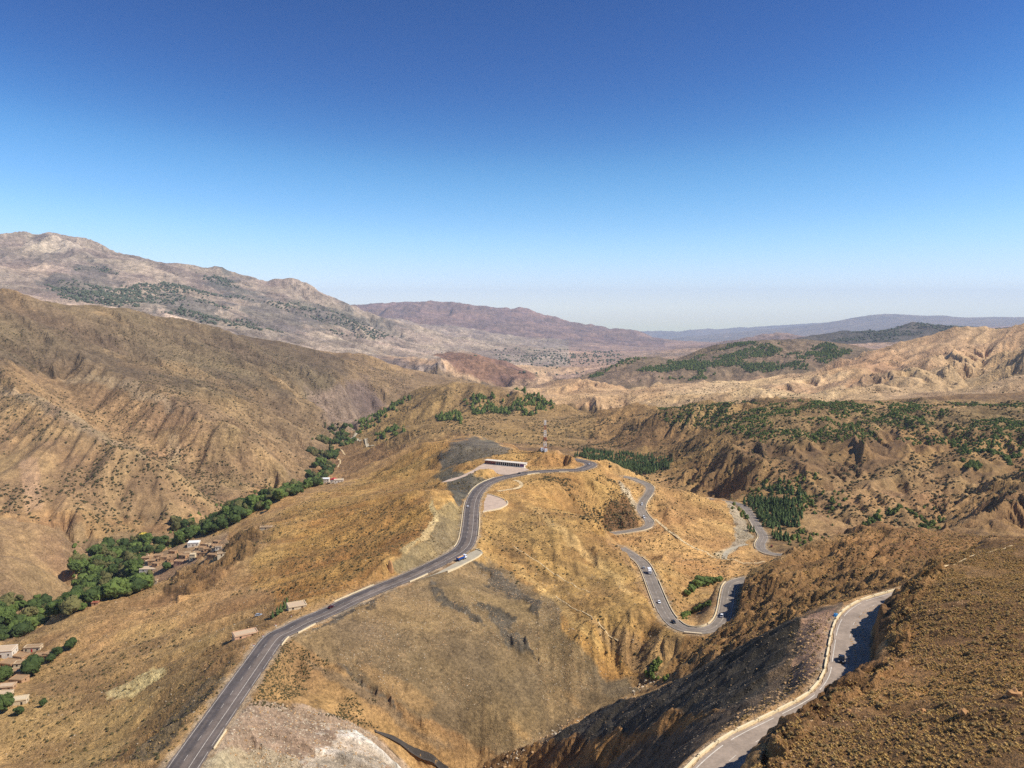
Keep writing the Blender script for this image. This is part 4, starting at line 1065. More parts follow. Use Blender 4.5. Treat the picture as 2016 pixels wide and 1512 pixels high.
house(641,951,11,9,6.5,.1,'whitewash','white_paint','white two-storey house in the far valley left of the red roof', upper=True, Dmin=1000)
house(657,949,9,8,4.2,.1,'whitewash','red_paint','far valley house with a bright red roof', wins=1, Dmin=1000, slope_roof=1.6)
house(667,949,13,8,3.6,.15,'whitewash','cream_wash','long white house right of the red roof in the far valley', Dmin=1000)
house(188,1190,5,3.5,1.6,.2,'mud_wall','brick_red','tiny red-roofed hut on the crest above the valley trees', wins=0)
house(613,944,9,7,3,.2,'mud_wall','mud_roof','mud house among the far valley trees', wins=1, Dmin=1300)

gh = np.random.default_rng(61)
for k in range(20):
    px = gh.uniform(285, 432); py = 1112 - (px - 285) * .27 + gh.uniform(-8, 9)
    house(px, py, gh.uniform(4.5, 9), gh.uniform(4, 6.5), gh.uniform(2.2, 3.2), gh.uniform(-.35, .35), ('mud_wall', 'mud_wall', 'cream_wash')[k % 3], 'mud_roof', 'small flat-roofed mud-brick house packed among the others in the upper village', wins=1, Dmin=600)['group'] = 'mud houses packed in the upper village'
# roadside cafe with an arcade front
qa, qb = at_z(954,913.3,-181.8), at_z(1033,920.8,-181.8)
ln = (qb - qa).length; rz = math.atan2(qb.y - qa.y, qb.x - qa.x)
cafe = empty('roadside_cafe', qa, rz)
MB().box(0, ln, 3.2, 7.2, -1.0, 4.0).build('wall', 'whitewash', cafe)
MB().box(0, 14.5, 0.6, 3.2, 0.0, 3.3).build('front_panel', 'brick_red', cafe)
rf = MB().box(-0.4, ln + 0.4, -0.5, 7.6, 4.2, 4.55).build('roof', 'whitewash', cafe)
MB().box(-.6, 22, -0.56, -0.5, 4.1, 4.55).build('fascia', 'salmon_wash', rf)
MB().box(-1.5, ln + .8, -2.0, 3.2, -1.0, 0.25).build('terrace', 'whitewash', cafe)
MB().box(15.2, ln - 6.6, 3.0, 3.15, 0.25, 4.1).build('arcade_shade_panel', 'dark_glass_and_shade', cafe)  # dark sheet over the white wall, painted as the arcade's shade
nco = 12
for k in range(nco):
    x = 15.0 + (ln - 6.5 - 15.0) * k / (nco - 1)
    MB().box(x - .28, x + .28, -0.2, 0.4, 0.25, 4.2).build('column', 'whitewash', cafe)
for k in range(5):
    x = 1.4 + k * 2.9
    f = MB().box(x - .8, x + .8, .5, .62, .7, 2.4).build('window', 'dark_glass_and_shade', cafe)
    MB().box(x - .9, x + .9, .45, .6, 2.4, 2.6).build('lintel', 'cream_wash', f)
MB().box(ln - 6.2, ln - 0.6, -0.2, 3.2, .25, 4.2).build('end_bay', 'whitewash', cafe)
MB().box(ln - 5.8, ln - 1.0, -0.26, -0.2, 1.0, 3.6).build('painted_panel', 'purple_paint', cafe)
tag(cafe, 'long white roadside cafe with an arcade of dark openings on the ridge yard', 'building')

# telecom mast
tb = sight(1073, 887, 800)
mast = empty('telecom_mast', tb, 0.3)
Hm = 36.5
def mast_section(z0, z1, mat, name='mast_section'):
    mb = MB(); hw0 = 1.55 - 0.75 * z0 / Hm; hw1 = 1.55 - 0.75 * z1 / Hm
    cs_ = [(-1,-1),(1,-1),(1,1),(-1,1)]
    for sx, sy in cs_:
        mb.bar((sx*hw0, sy*hw0, z0), (sx*hw1, sy*hw1, z1), 0.1, 4)
    nb = max(2, int((z1 - z0) / 2.2))
    for b_ in range(nb):
        za, zb = z0 + (z1-z0)*b_/nb, z0 + (z1-z0)*(b_+1)/nb
        wa, wb = 1.55 - .75*za/Hm, 1.55 - .75*zb/Hm
        for q in range(4):
            (ax, ay), (bx, by) = cs_[q], cs_[(q+1) % 4]
            mb.bar((ax*wa, ay*wa, za), (bx*wb, by*wb, zb), 0.05, 4); mb.bar((bx*wa, by*wa, za), (ax*wb, ay*wb, zb), 0.05, 4)
            mb.bar((ax*wb, ay*wb, zb), (bx*wb, by*wb, zb), 0.08, 4)
    return mb.build(name, mat, mast)
zz = [0, 4.2, 10.5, 16.2, 24.5, 30.5, Hm]
for k in range(6):
    mast_section(zz[k], zz[k+1], ('mast_red', 'mast_white')[k % 2])
for a in (0.4, 2.5, 4.6):
    x, y = 1.35*math.cos(a), 1.35*math.sin(a)
    o = MB().box(-.18,.18,-.1,.1,0,2.6).build('panel_antenna', 'mast_white', mast); o.location = (x, y, Hm - 2.9); o.rotation_euler = (0,0,a)
    o = MB().box(-.18,.18,-.1,.1,0,2.2).build('panel_antenna', 'mast_red', mast); o.location = (x*1.4, y*1.4, 13.0); o.rotation_euler = (0,0,a)
for a, z in ((1.2, 14.6), (3.4, 15.5), (5.2, 13.8)):
    o = MB().cyl_y(0, 0, 0.75, -.25, .25).build('dish_antenna', 'mast_red', mast); o.location = (1.6*math.cos(a), 1.6*math.sin(a), z); o.rotation_euler = (0,0,a + math.pi/2)
MB().bar((0,0,Hm),(0,0,Hm+2.5),.05).build('lightning_rod', 'steel', mast)
tag(mast, 'tall red and white banded lattice telecom mast on the ridge knoll', 'mast')
for px, py, w, lab in ((1067.5,886.5,3.6,'white equipment cabin left of the telecom mast'), (1074.5,888,3.2,'low white equipment cabin at the foot of the telecom mast')):
    p = sight(px, py, 800); r = empty('equipment_cabin', p, .2)
    MB().box(-w/2,w/2,-1.3,1.3,-1,2.6).build('cabin_wall','white_paint',r); MB().box(-w/2-.1,w/2+.1,-1.4,1.4,2.6,2.8).build('roof','white_paint',r); MB().box(-.4,.4,-1.34,-1.28,0,2).build('door','steel',r)
    tag(r, lab, 'cabin')
for k, (px, py, hh) in enumerate(((1082,886,15),(1084.5,885.5,13))):
    p = sight(px, py, 800); r = empty('antenna_pole', p)
    MB().bar((0,0,-1),(0,0,hh),.12).build('pole','steel',r); MB().bar((-.6,0,hh-1),(.6,0,hh-1),.06).build('crossarm','steel',r)
    tag(r, ('taller', 'shorter')[k] + ' thin grey antenna pole right of the telecom mast', 'pole')

for k, (px, py, lab) in enumerate(((574,1214,'white marker stone left of the ridge road, nearest the cream roadside house'), (543,1232,'white marker stone at the top of the ridge road bend'), (518,1253,'white marker stone beside the salmon roadside house'), (500,1272,'white marker stone lowest on the verge below the salmon house'))):
    p = sight(px, py); r = empty('marker_stone', p, .3)
    MB().box(-.32,.32,-.25,.25,-.4,.75).build('base','white_paint',r,.04); MB().cyl_y(0,.75,.32,-.25,.25,12).build('rounded_top','mast_red',r); tag(r, lab, 'marker stone')
# upright rock by the cutting
p = sight(768,1121); rk = empty('rock_pinnacle', p); g_ = np.random.default_rng(8)
mb = MB(); n_ = 7; lev = [(-1.5,2.6),(1.5,2.3),(4.0,1.7),(6.2,1.1),(7.6,.35)]; vs = []
for z_, r_ in lev: vs += [(r_*g_.uniform(.7,1.25)*math.cos(k*6.283/n_), r_*.6*g_.uniform(.7,1.25)*math.sin(k*6.283/n_), z_) for k in range(n_)]
mb.add(vs, [(i*n_+k, i*n_+(k+1)%n_, (i+1)*n_+(k+1)%n_, (i+1)*n_+k) for i in range(len(lev)-1) for k in range(n_)] + [tuple(range((len(lev)-1)*n_, len(lev)*n_))])
mb.build('rock','rock_tan',rk); tag(rk, 'upright tan rock pinnacle above the long parapet of the ridge road', 'rock')

# ------------------------------------------------------------------ vehicles
def wheel(parent, x, y, r, w):
    t = MB().cyl_y(0, 0, r, -w/2, w/2, 16).build('wheel', 'tyre', parent, smooth_=False); t.location = (x, y, r)
    MB().cyl_y(0, 0, r*.55, -w/2-.02, w/2+.02, 10).build('rim', 'rim', t)
def make_car(paint, label, tall=0.0, name='car', cat='car'):
    """travels towards +x"""
    r = empty(name, (0,0,0)); L2 = 2.15; Wd = 0.87; H = 1.46 + tall
    low = [(-L2,.32),(-L2-.03,.62),(-L2+.05,.9),(-1.55,.97),(.75,.98),(1.75,.84),(L2,.70),(L2+.04,.5),(L2-.02,.30)]
    b = MB().prism(low, -Wd, Wd).build('body', paint, r, 0.05)
    back = -1.95 if tall else -1.75
    cab = MB()
    t_, s_ = Wd - .17, Wd - .04
    z0, z1 = .95, H
    cab.add([(back,-s_,z0),(1.05,-s_,z0),(1.05,s_,z0),(back,s_,z0),(back+.35,-t_,z1),(.2,-t_,z1),(.2,t_,z1),(back+.35,t_,z1)],[(3,2,1,0),(4,5,6,7),(0,1,5,4),(1,2,6,5),(2,3,7,6),(3,0,4,7)])
    cab.build('glasshouse', 'car_glass', r, 0.03)
    MB().box(back+.38,.2,-t_-.02,t_+.02,z1-.05,z1+.05).build('roof', paint, r, 0.03)
    for s in (-1, 1):
        for xx in (-.75, .95, back+.12):
            MB().bar((xx, s*(s_+.01), z0), (xx*(.25 if xx>.9 else .9) + (0.0), s*(t_+.01), z1), .05, 4).build('pillar', paint, r)
        MB().box(L2-.12, L2+.05, s*.62-.2, s*.62+.2, .58,.72).build('headlight', 'lamp_clear', r); MB().box(-L2-.05,-L2+.08, s*.7-.14, s*.7+.14,.66,.9).build('tail_light','lamp_red', r)
        MB().box(.55,.75, s*(Wd+.1)-.1, s*(Wd+.1)+.1,.95,1.1).build('mirror', paint, r)
        for x in (-1.32, 1.32): wheel(r, x, s*(Wd-.08), .32, .22)
    MB().box(-L2-.06,-L2+.1,-Wd+.05,Wd-.05,.3,.5).build('bumper','chassis',r); MB().box(L2-.1,L2+.07,-Wd+.05,Wd-.05,.28,.46).build('bumper','chassis',r)
    return tag(r, label, cat)
def put_on_road(o, road, px, py, forward=True, lat=None):
    L = ROADLINE[road]; i = near_idx(road, px, py)
    z = L[i][2]; p = at_z(px, py, z)
    i = int(np.argmin((L[:,0]-p.x)**2 + (L[:,1]-p.y)**2)); j = max(1, min(len(L)-2, i))
    g = L[j+1] - L[j-1]
    nrm = Vector((g[1], -g[0], 0)).normalized(); lt = (p - Vector(L[j])).dot(nrm)
    if lat is None: lat = max(-ROADS[road][0]+1.2, min(ROADS[road][0]-1.2, lt))
    q = Vector(L[j]) + nrm * lat
    o.location = (q.x, q.y, L[j][2] + 0.035)
    o.rotation_euler = (0, -math.atan2(g[2], math.hypot(g[0], g[1])) * (1 if forward else -1), math.atan2(g[1], g[0]) + (0 if forward else math.pi))
CARS = [('fore',1656,1304,'car_black','dark blue-black car driving on the foreground road beside the cliff shadow',False,0),
 ('main',921,998,'car_white','small white car on the steep straight of the ridge road',True,0),
 ('main',653,1196,'car_red','dark red car on the ridge road near the long parapet',True,0),
 ('main',1021,933,'car_black','black car on the ridge road in front of the cafe yard',False,0),
 ('main',1160,914.5,'car_white','white car on the far bend right of the tower knoll',True,0),
 ('middle',1264,994,'car_white','white van on the upper part of the winding road below the tower knoll',True,.45),
 ('middle',1268,1019,'car_white','white van lower on the winding road near its sharp bend',True,.45),
 ('hairpin',1267,1120,'car_silver','silver car beside the white box truck',False,0),
 ('hairpin',1298,1188,'car_white','white car halfway down the left hairpin limb',True,0),
 ('hairpin',1325,1225,'car_black','dark car entering the hairpin bend',True,0),
 ('hairpin',1421,1215,'car_white','white van on the right hairpin limb beside the shadowed cliff',True,.5),
 ('right',1467,995,'car_black','dark car at the shady start of the valley road by the pines',True,0)]
for road, px, py, pm, lab, fwd, tall in CARS:
    put_on_road(make_car(pm, lab, tall, 'van' if tall else 'car', 'van' if tall else 'car'), road, px, py, fwd)
c = make_car('car_silver', 'silver car parked off the road among the shrubs left of the ridge road', 0); p = sight(509, 1213); c.location = p; c.rotation_euler = (0, 0, .35)
c = make_car('brick_red', 'small red and white van parked in the lay-by beside the valley road', .5, 'van', 'van'); p = sight(1519, 1077); c.location = p + Vector((0,0,.1)); c.rotation_euler = (0, 0, 1.2)

def make_tipper():
    r = empty('dump_truck', (0,0,0))
    MB().box(-4.6,4.2,-.55,.55,.75,1.15).build('chassis','chassis',r)
    cb = MB().prism([(2.3,1.0),(4.5,1.0),(4.55,2.0),(4.3,3.05),(2.3,3.1)],-1.22,1.22).build('cab','car_white',r,.06)
    MB().add([(4.57,-1.0,2.05),(4.57,1.0,2.05),(4.36,1.0,2.9),(4.36,-1.0,2.9)],[(0,1,2,3)]).build('windscreen','car_glass',cb)
    for s in (-1,1):
        MB().box(2.9,4.0,s*1.23-.01,s*1.23+.01,2.0,2.85).build('side_window','car_glass',cb); MB().box(4.45,4.6,s*.9-.2,s*.9+.2,1.05,1.3).build('headlight','lamp_clear',r)
        MB().box(-4.75,-4.6,s*.9-.2,s*.9+.2,.95,1.15).build('tail_light','lamp_red',r)
    bed = MB()
    bed.box(-4.7,2.1,-1.25,1.25,1.2,1.36).box(-4.7,2.1,-1.25,-1.13,1.36,2.75).box(-4.7,2.1,1.13,1.25,1.36,2.75).box(1.98,2.1,-1.13,1.13,1.36,2.95).box(-4.7,-4.58,-1.13,1.13,1.36,2.6)
    for k in range(7):
        x = -4.4 + k; bed.box(x-.06,x+.06,-1.32,-1.25,1.3,2.7).box(x-.06,x+.06,1.25,1.32,1.3,2.7)
    bd = bed.build('tipper_bed','truck_blue',r)
    MB().add([(-4.55,-1.1,2.55),(1.95,-1.1,2.6),(1.95,1.1,2.6),(-4.55,1.1,2.55),(-3.4,0,3.0),(.9,0,3.05)],[(0,1,5,4),(1,2,5),(2,3,4,5),(3,0,4)]).build('sand_load','sand_load',bd)
    for x in (3.3,1.3,-2.6,-3.8):
        for s in (-1,1): wheel(r, x, s*1.02, .52, .36)
    return tag(r, 'blue tipper truck with white cab and sand load in the ridge lay-by', 'truck')
t_ = make_tipper(); pa = at_z(899,1106,-182); pb = at_z(919,1098,-182); t_.location = (pa + pb) / 2 + Vector((0,0,.02)); t_.rotation_euler = (0,0,math.atan2(pb.y-pa.y, pb.x-pa.x))
def make_box_truck():
    r = empty('box_truck', (0,0,0))
    MB().box(-4.0,3.4,-.5,.5,.6,1.0).build('chassis','chassis',r)
    MB().box(-4.2,1.9,-1.28,1.28,1.0,3.7).build('cargo_box','car_white',r,.05)
    cb = MB().prism([(2.0,.8),(3.8,.8),(3.85,1.7),(3.5,2.7),(2.0,2.75)],-1.1,1.1).build('cab','car_white',r,.06)
    MB().add([(3.88,-.9,1.75),(3.88,.9,1.75),(3.56,.9,2.55),(3.56,-.9,2.55)],[(0,1,2,3)]).build('windscreen','car_glass',cb)
    for s in (-1,1):
        MB().box(2.4,3.3,s*1.11-.01,s*1.11+.01,1.7,2.5).build('side_window','car_glass',cb); MB().box(3.75,3.9,s*.8-.18,s*.8+.18,.9,1.1).build('headlight','lamp_clear',r); MB().box(-4.28,-4.2,s*1-.15,s*1+.15,1.0,1.3).build('tail_light','lamp_red',r)
        for x in (2.9,-2.6): wheel(r, x, s*.98, .45, .3)
    return tag(r, 'white box truck on the upper left limb of the hairpin', 'truck')
put_on_road(make_box_truck(), 'hairpin', 1279, 1129, True)
# motorbike with rider on the steep straight
mo = empty('motorbike', (0,0,0))
for x in (-.65,.65): wheel(mo, x, 0, .31, .12)
MB().prism([(-.7,.45),(-.1,.35),(.45,.5),(.6,.95),(.3,1.0),(-.2,.85),(-.75,.9)],-.14,.14).build('frame','car_black',mo); MB().bar((.5,-.35,1.05),(.5,.35,1.05),.03).build('handlebar','steel',mo)
tag(mo, 'small dark motorbike climbing the right lane of the steep straight', 'motorbike'); put_on_road(mo, 'main', 936, 1027, True)

# ------------------------------------------------------------------ plants and stones: prototype meshes
def leaf_mat(key, c1, c2, rough=0.8, trans=0.0, nscale=0.35):
    m, N, L, b = new_mat(key, rough)
    oi = N.new('ShaderNodeObjectInfo'); tc = N.new('ShaderNodeTexCoord')
    r = math_node(N, L, 'ADD', math_node(N, L, 'MULTIPLY', oi.outputs['Random'], 0.6), math_node(N, L, 'MULTIPLY', noise_node(N, L, nscale, 3, .6, tc.outputs['Object']), 0.5))
    mix = N.new('ShaderNodeMix'); mix.data_type = 'RGBA'; mix.inputs['A'].default_value = (*lin(c1), 1); mix.inputs['B'].default_value = (*lin(c2), 1)
    L.new(r, mix.inputs['Factor']); L.new(mix.outputs['Result'], b.inputs['Base Color'])
    M[key] = m
leaf_mat('leaf_broad', (42,56,26), (78,92,42)); leaf_mat('leaf_light', (70,86,38), (102,116,54)); leaf_mat('leaf_yellow', (176,150,50), (204,178,76))
leaf_mat('leaf_pine', (58,76,40), (92,108,58)); leaf_mat('leaf_juniper', (70,90,38), (116,126,60)); leaf_mat('leaf_shrub', (66,62,38), (102,92,58))
leaf_mat('leaf_olive', (74,74,40), (112,106,62)); leaf_mat('leaf_dry', (170,138,80), (208,172,108)); leaf_mat('leaf_scrub', (112,92,56), (146,120,74)); leaf_mat('leaf_far', (74,82,62), (98,102,78))
leaf_mat('stone_pale', (158,140,112), (204,188,162)); leaf_mat('stone_dark', (90,80,68), (138,122,100)); leaf_mat('stone_tan', (150,118,80), (196,160,116))

def ico(sub):
    bm = bmesh.new(); bmesh.ops.create_icosphere(bm, subdivisions=sub, radius=1)
    v = np.array([p.co for p in bm.verts]); f = [[q.index for q in fc.verts] for fc in bm.faces]; bm.free(); return v, f
ICO1, ICO2 = ico(1), ico(2)
def rnd(seed): return np.random.default_rng(seed)
def lump_mesh(name, mat, lumps, seed, leaves=0, leaf=0.3, jag=0.25, src=ICO1):
    """crown: uneven lumps plus many loose leaf faces standing off them"""
    g = rnd(seed); V = []; F = []
    for (cx, cy, cz, rx, rz) in lumps:
        v = src[0] * (1 + (g.random((len(src[0]), 1)) - .5) * 2 * jag) * np.array([rx, rx, rz]) + np.array([cx, cy, cz])
        o = len(V); V += v.tolist(); F += [[i + o for i in f] for f in src[1]]
    for _ in range(leaves):
        cx, cy, cz, rx, rz = lumps[g.integers(len(lumps))]
        d = g.normal(size=3); d /= np.linalg.norm(d); d[2] = abs(d[2]) * (1 if g.random() < .7 else -1)
        p = np.array([cx, cy, cz]) + d * np.array([rx, rx, rz]) * g.uniform(.85, 1.22)
        a = g.normal(size=3); a /= np.linalg.norm(a); b = np.cross(a, d + .01); b /= np.linalg.norm(b) + 1e-9
        s = leaf * g.uniform(.6, 1.4); o = len(V)
        V += [(p - a * s).tolist(), (p + b * s * .7).tolist(), (p + a * s).tolist(), (p - b * s * .7 + d * s * .4).tolist()]; F.append([o, o + 1, o + 2, o + 3])
    me = bpy.data.meshes.new(name); me.from_pydata(V, [], F); me.materials.append(M[mat]); me.update()
    return me
def crown_lumps(seed, n, R_, H_, z0):
    g = rnd(seed); L_ = [(0, 0, z0 + H_ * .5, R_ * .72, H_ * .48)]
    for k in range(n):
        a = g.uniform(0, 6.28); r = R_ * g.uniform(.35, .75); z = z0 + H_ * g.uniform(.25, .85)
        L_.append((r * math.cos(a), r * math.sin(a), z, R_ * g.uniform(.28, .5), H_ * g.uniform(.16, .3)))
    return L_
def trunk_mesh(name, r, h, seed, limbs=4):
    g = rnd(seed); mb = MB(); n = 6
    zs = [-.8, 0, h * .5, h]; rs = [r * 1.3, r * 1.1, r * .8, r * .45]
    vs = []; 
    for z, q in zip(zs, rs): vs += [(q * math.cos(k * 6.283 / n), q * math.sin(k * 6.283 / n), z) for k in range(n)]
    fs = [(i * n + k, i * n + (k + 1) % n, (i + 1) * n + (k + 1) % n, (i + 1) * n + k) for i in range(3) for k in range(n)]
    mb.add(vs, fs)
    for k in range(limbs):
        a = g.uniform(0, 6.28); mb.bar((0, 0, h * g.uniform(.5, .9)), (math.cos(a) * h * .45, math.sin(a) * h * .45, h * g.uniform(1.0, 1.35)), r * .3, 4)
    return mb.mesh(name, 'bark')
def pine_mesh(name, mat, h, r, seed, tiers=6):
    g = rnd(seed); V = []; F = []
    for t in range(tiers):
        z0 = h * (.14 + .80 * t / tiers); z1 = z0 + h * .30 * (1 - .45 * t / tiers); rr = r * (1 - t / (tiers + .3)) ** .8; n = 9
        o = len(V); ph = g.uniform(0, 6)
        for k in range(n):
            q = rr * (g.uniform(.8, 1.15) if k % 2 else g.uniform(.45, .7))
            V.append((q * math.cos(ph + k * 6.283 / n), q * math.sin(ph + k * 6.283 / n), z0 - h * .03 * g.uniform(0, 1.5)))
        V.append((g.normal() * .05 * r, g.normal() * .05 * r, min(z1, h)))
        F += [[o + k, o + (k + 1) % n, o + n] for k in range(n)]
        F.append([o + k for k in range(n)][::-1])
    me = bpy.data.meshes.new(name); me.from_pydata(V, [], F); me.materials.append(M[mat]); return me
def tuft_mesh(name, mat, seed, blades=16, w=.16):
    g = rnd(seed); V = []; F = []
    v = ICO1[0] * (1 + (g.random((len(ICO1[0]), 1)) - .5) * .5) * np.array([.36, .36, .34]) + np.array([0, 0, .12])
    V += v.tolist(); F += [list(f) for f in ICO1[1]]
    for _ in range(blades):
        a = g.uniform(0, 6.283); lean = g.uniform(.15, .62); hgt = g.uniform(.4, .72)
        c, s = math.cos(a), math.sin(a); o = len(V)
        V += [(c * .1 - s * w, s * .1 + c * w, 0.05), (c * .1 + s * w, s * .1 - c * w, 0.05), (c * lean, s * lean, hgt)]; F.append([o, o + 1, o + 2])
    me = bpy.data.meshes.new(name); me.from_pydata(V, [], F); me.materials.append(M[mat]); return me
def rock_mesh(name, mat, seed, src=ICO1):
    g = rnd(seed); v = src[0] * (1 + (g.random((len(src[0]), 1)) - .5) * .75) * np.array([1, g.uniform(.6, .95), g.uniform(.5, .8)])
    me = bpy.data.meshes.new(name); me.from_pydata(v.tolist(), [], [list(f) for f in src[1]]); me.materials.append(M[mat]); return me
PROTO = {
 'tuft': [tuft_mesh('tuft', 'leaf_dry', s) for s in (1, 2, 3)],
 'scrub': [lump_mesh('scrub', 'leaf_scrub', [(0,0,.3,.5,.42),(.3,.1,.25,.35,.3),(-.25,.2,.22,.32,.28)], s, 14, .2, .3) for s in (4, 5)],
 'shrub': [lump_mesh('shrub', 'leaf_shrub', [(0,0,.45,.8,.6),(.5,.2,.35,.5,.4),(-.45,.3,.4,.5,.42),(.1,-.5,.3,.45,.36)], s, 40, .22, .25) for s in (6, 7, 8)],
 'juniper': [lump_mesh('juniper', 'leaf_juniper', [(0,0,.7,.75,.8),(.45,.2,.5,.5,.55),(-.4,.3,.55,.5,.6),(.05,-.45,.45,.5,.5),(.1,.1,1.3,.42,.45)], s, 60, .24, .25) for s in (9, 10, 11)],
 'pine': [pine_mesh('pine', 'leaf_pine', 1.0, .28, s) for s in (12, 13, 14)],
 'broad': [lump_mesh('broad', 'leaf_broad', crown_lumps(s, 14, .62, .85, .18), s, 900, .045, .3, ICO2) for s in (15, 16, 17)],
 'broad_light': [lump_mesh('broad_light', 'leaf_light', crown_lumps(s, 14, .6, .9, .15), s, 900, .045, .3, ICO2) for s in (18, 19)],
 'broad_olive': [lump_mesh('broad_olive', 'leaf_olive', crown_lumps(s, 12, .58, .95, .12), s, 800, .045, .3, ICO2) for s in (51, 52)],
 'far_tree': [lump_mesh('far_tree', 'leaf_far', [(0,0,.6,.8,.7),(.5,.2,.5,.5,.5),(-.4,.3,.5,.5,.5)], s, 0, .2, .3) for s in (20, 21)],
 'stone_pale': [rock_mesh('stone_pale', 'stone_pale', s) for s in (22, 23)], 'stone_dark': [rock_mesh('stone_dark', 'stone_dark', s) for s in (24, 25)], 'stone_tan': [rock_mesh('stone_tan', 'stone_tan', s) for s in (26, 27)],
}
# ------------------------------------------------------------------ scattering
AREA = (Yg ** 2) * np.gradient(rows)[:, None] * np.gradient(cols)[None]
OFFROAD = ROADMASK > 1.6
def spots(poly, D0, D1, count, clump=0.0, clump_scale=40, seed=0, feather=4, warp=8, lower=None, visible=False):
    """random points inside an outlined area, even per square metre of ground, optionally clumped"""
    idx, m = region(poly, D0, D1, feather, warp)
    if len(idx[0]) == 0: return np.zeros((0, 3))
    w = m * AREA[idx] * OFFROAD[idx]
    if clump:
        nn = fbm(Xg[idx] / clump_scale, Yg[idx] / clump_scale, 4, 900 + seed)
        w = w * smooth(-.25 + clump * .4, .05 + clump * .4, nn)
    if visible:
        st_ = (Zg / Yg)[idx]; w = w * (st_ >= SMAX[idx] - 0.004)
    if w.sum() <= 0: return np.zeros((0, 3))
    g = rnd(5000 + seed)
    pick = g.choice(len(w), size=count, p=w / w.sum())
    r = idx[0][pick] + g.random(count) - .5; c = idx[1][pick] + g.random(count) - .5
    y = np.exp(np.interp(r, np.arange(NR), rows)); x = np.interp(c, np.arange(NC), cols) * y
    return np.stack([x, y, ground(x, y)], 1)
def on_pads(P):
    bad = np.zeros(len(P), bool)
    for nm, z, poly, mk in PADS:
        W_ = np.array([(v.x, v.y) for v in world_poly(nm)])
        bad |= poly_mask(W_, P[:, 0], P[:, 1], 2.0) > .2
    return P[~bad]
def scatter(name, label, P, smin, smax, kinds, seed=0, squash=(0.85, 1.2), sink=0.05):
    """one uncountable mass of plants or stones"""
    P = np.asarray(P)
    g = rnd(seed + 31)
    me = bpy.data.meshes.new(name); me.vertices.add(len(P))
    s = smin + (smax - smin) * g.random(len(P)) ** 1.8
    Q = P.copy(); Q[:, 2] -= s * sink
    me.vertices.foreach_set('co', Q.astype(np.float32).ravel())
    sc = np.stack([s, s, s * g.uniform(squash[0], squash[1], len(P))], 1).astype(np.float32)
    ro = np.stack([g.normal(0, .06, len(P)), g.normal(0, .06, len(P)), g.uniform(0, 6.283, len(P))], 1).astype(np.float32)
    a = me.attributes.new('size', 'FLOAT_VECTOR', 'POINT'); a.data.foreach_set('vector', sc.ravel())
    a = me.attributes.new('turn', 'FLOAT_VECTOR', 'POINT'); a.data.foreach_set('vector', ro.ravel())
    a = me.attributes.new('variety', 'INT', 'POINT'); a.data.foreach_set('value', g.integers(0, len(kinds), len(P)).astype(np.int32))
    o = bpy.data.objects.new(name, me); COL.objects.link(o)
    ng = bpy.data.node_groups.new(name, 'GeometryNodeTree')
    ng.interface.new_socket('Geometry', in_out='INPUT', socket_type='NodeSocketGeometry'); ng.interface.new_socket('Geometry', in_out='OUTPUT', socket_type='NodeSocketGeometry')
    N, L = ng.nodes, ng.links
    gi, go = N.new('NodeGroupInput'), N.new('NodeGroupOutput'); join = N.new('GeometryNodeJoinGeometry')
    def attr(nm, dt):
        t = N.new('GeometryNodeInputNamedAttribute'); t.data_type = dt; t.inputs['Name'].default_value = nm; return t.outputs['Attribute']
    va, si, tu = attr('variety', 'INT'), attr('size', 'FLOAT_VECTOR'), attr('turn', 'FLOAT_VECTOR')
    for k, me_k in enumerate(kinds):
        src = SRC.get(me_k.name)
        if src is None:
            src = bpy.data.objects.new('proto_' + me_k.name, me_k); SRC[me_k.name] = src
        cmpn = N.new('FunctionNodeCompare'); cmpn.data_type = 'INT'; cmpn.operation = 'EQUAL'; L.new(va, cmpn.inputs[2]); cmpn.inputs[3].default_value = k
        oi = N.new('GeometryNodeObjectInfo'); oi.inputs['Object'].default_value = src
        ip = N.new('GeometryNodeInstanceOnPoints'); L.new(gi.outputs[0], ip.inputs['Points']); L.new(cmpn.outputs[0], ip.inputs['Selection']); L.new(oi.outputs['Geometry'], ip.inputs['Instance'])
        e2r = N.new('FunctionNodeEulerToRotation'); L.new(tu, e2r.inputs[0]); L.new(e2r.outputs[0], ip.inputs['Rotation']); L.new(si, ip.inputs['Scale'])
        L.new(ip.outputs[0], join.inputs[0])
    L.new(join.outputs[0], go.inputs[0])
    md = o.modifiers.new('scatter', 'NODES'); md.node_group = ng
    return tag(o, label, None, None, 'stuff')
SRC = {}
def singles(name, label, cat, group, P, S_, meshes, parts=None, seed=0):
    """individual plants: one object each (with trunk and crown parts when given)"""
    g = rnd(seed + 77)
    for k, (p, s) in enumerate(zip(P, S_)):
        rz = g.uniform(0, 6.28); v = g.integers(len(meshes))
        if parts:
            r = empty(name, Vector(p), rz); r.scale = (s, s, s * g.uniform(.9, 1.15))
            o = bpy.data.objects.new('trunk', parts); COL.objects.link(o); o.parent = r
            o = bpy.data.objects.new('crown', meshes[v]); COL.objects.link(o); o.parent = r
        else:
            r = bpy.data.objects.new(name, meshes[v]); COL.objects.link(r); r.location = Vector(p) - Vector((0, 0, .05 * s)); r.rotation_euler = (0, 0, rz); r.scale = (s, s, s * g.uniform(.85, 1.15))
        tag(r, label, cat, group)
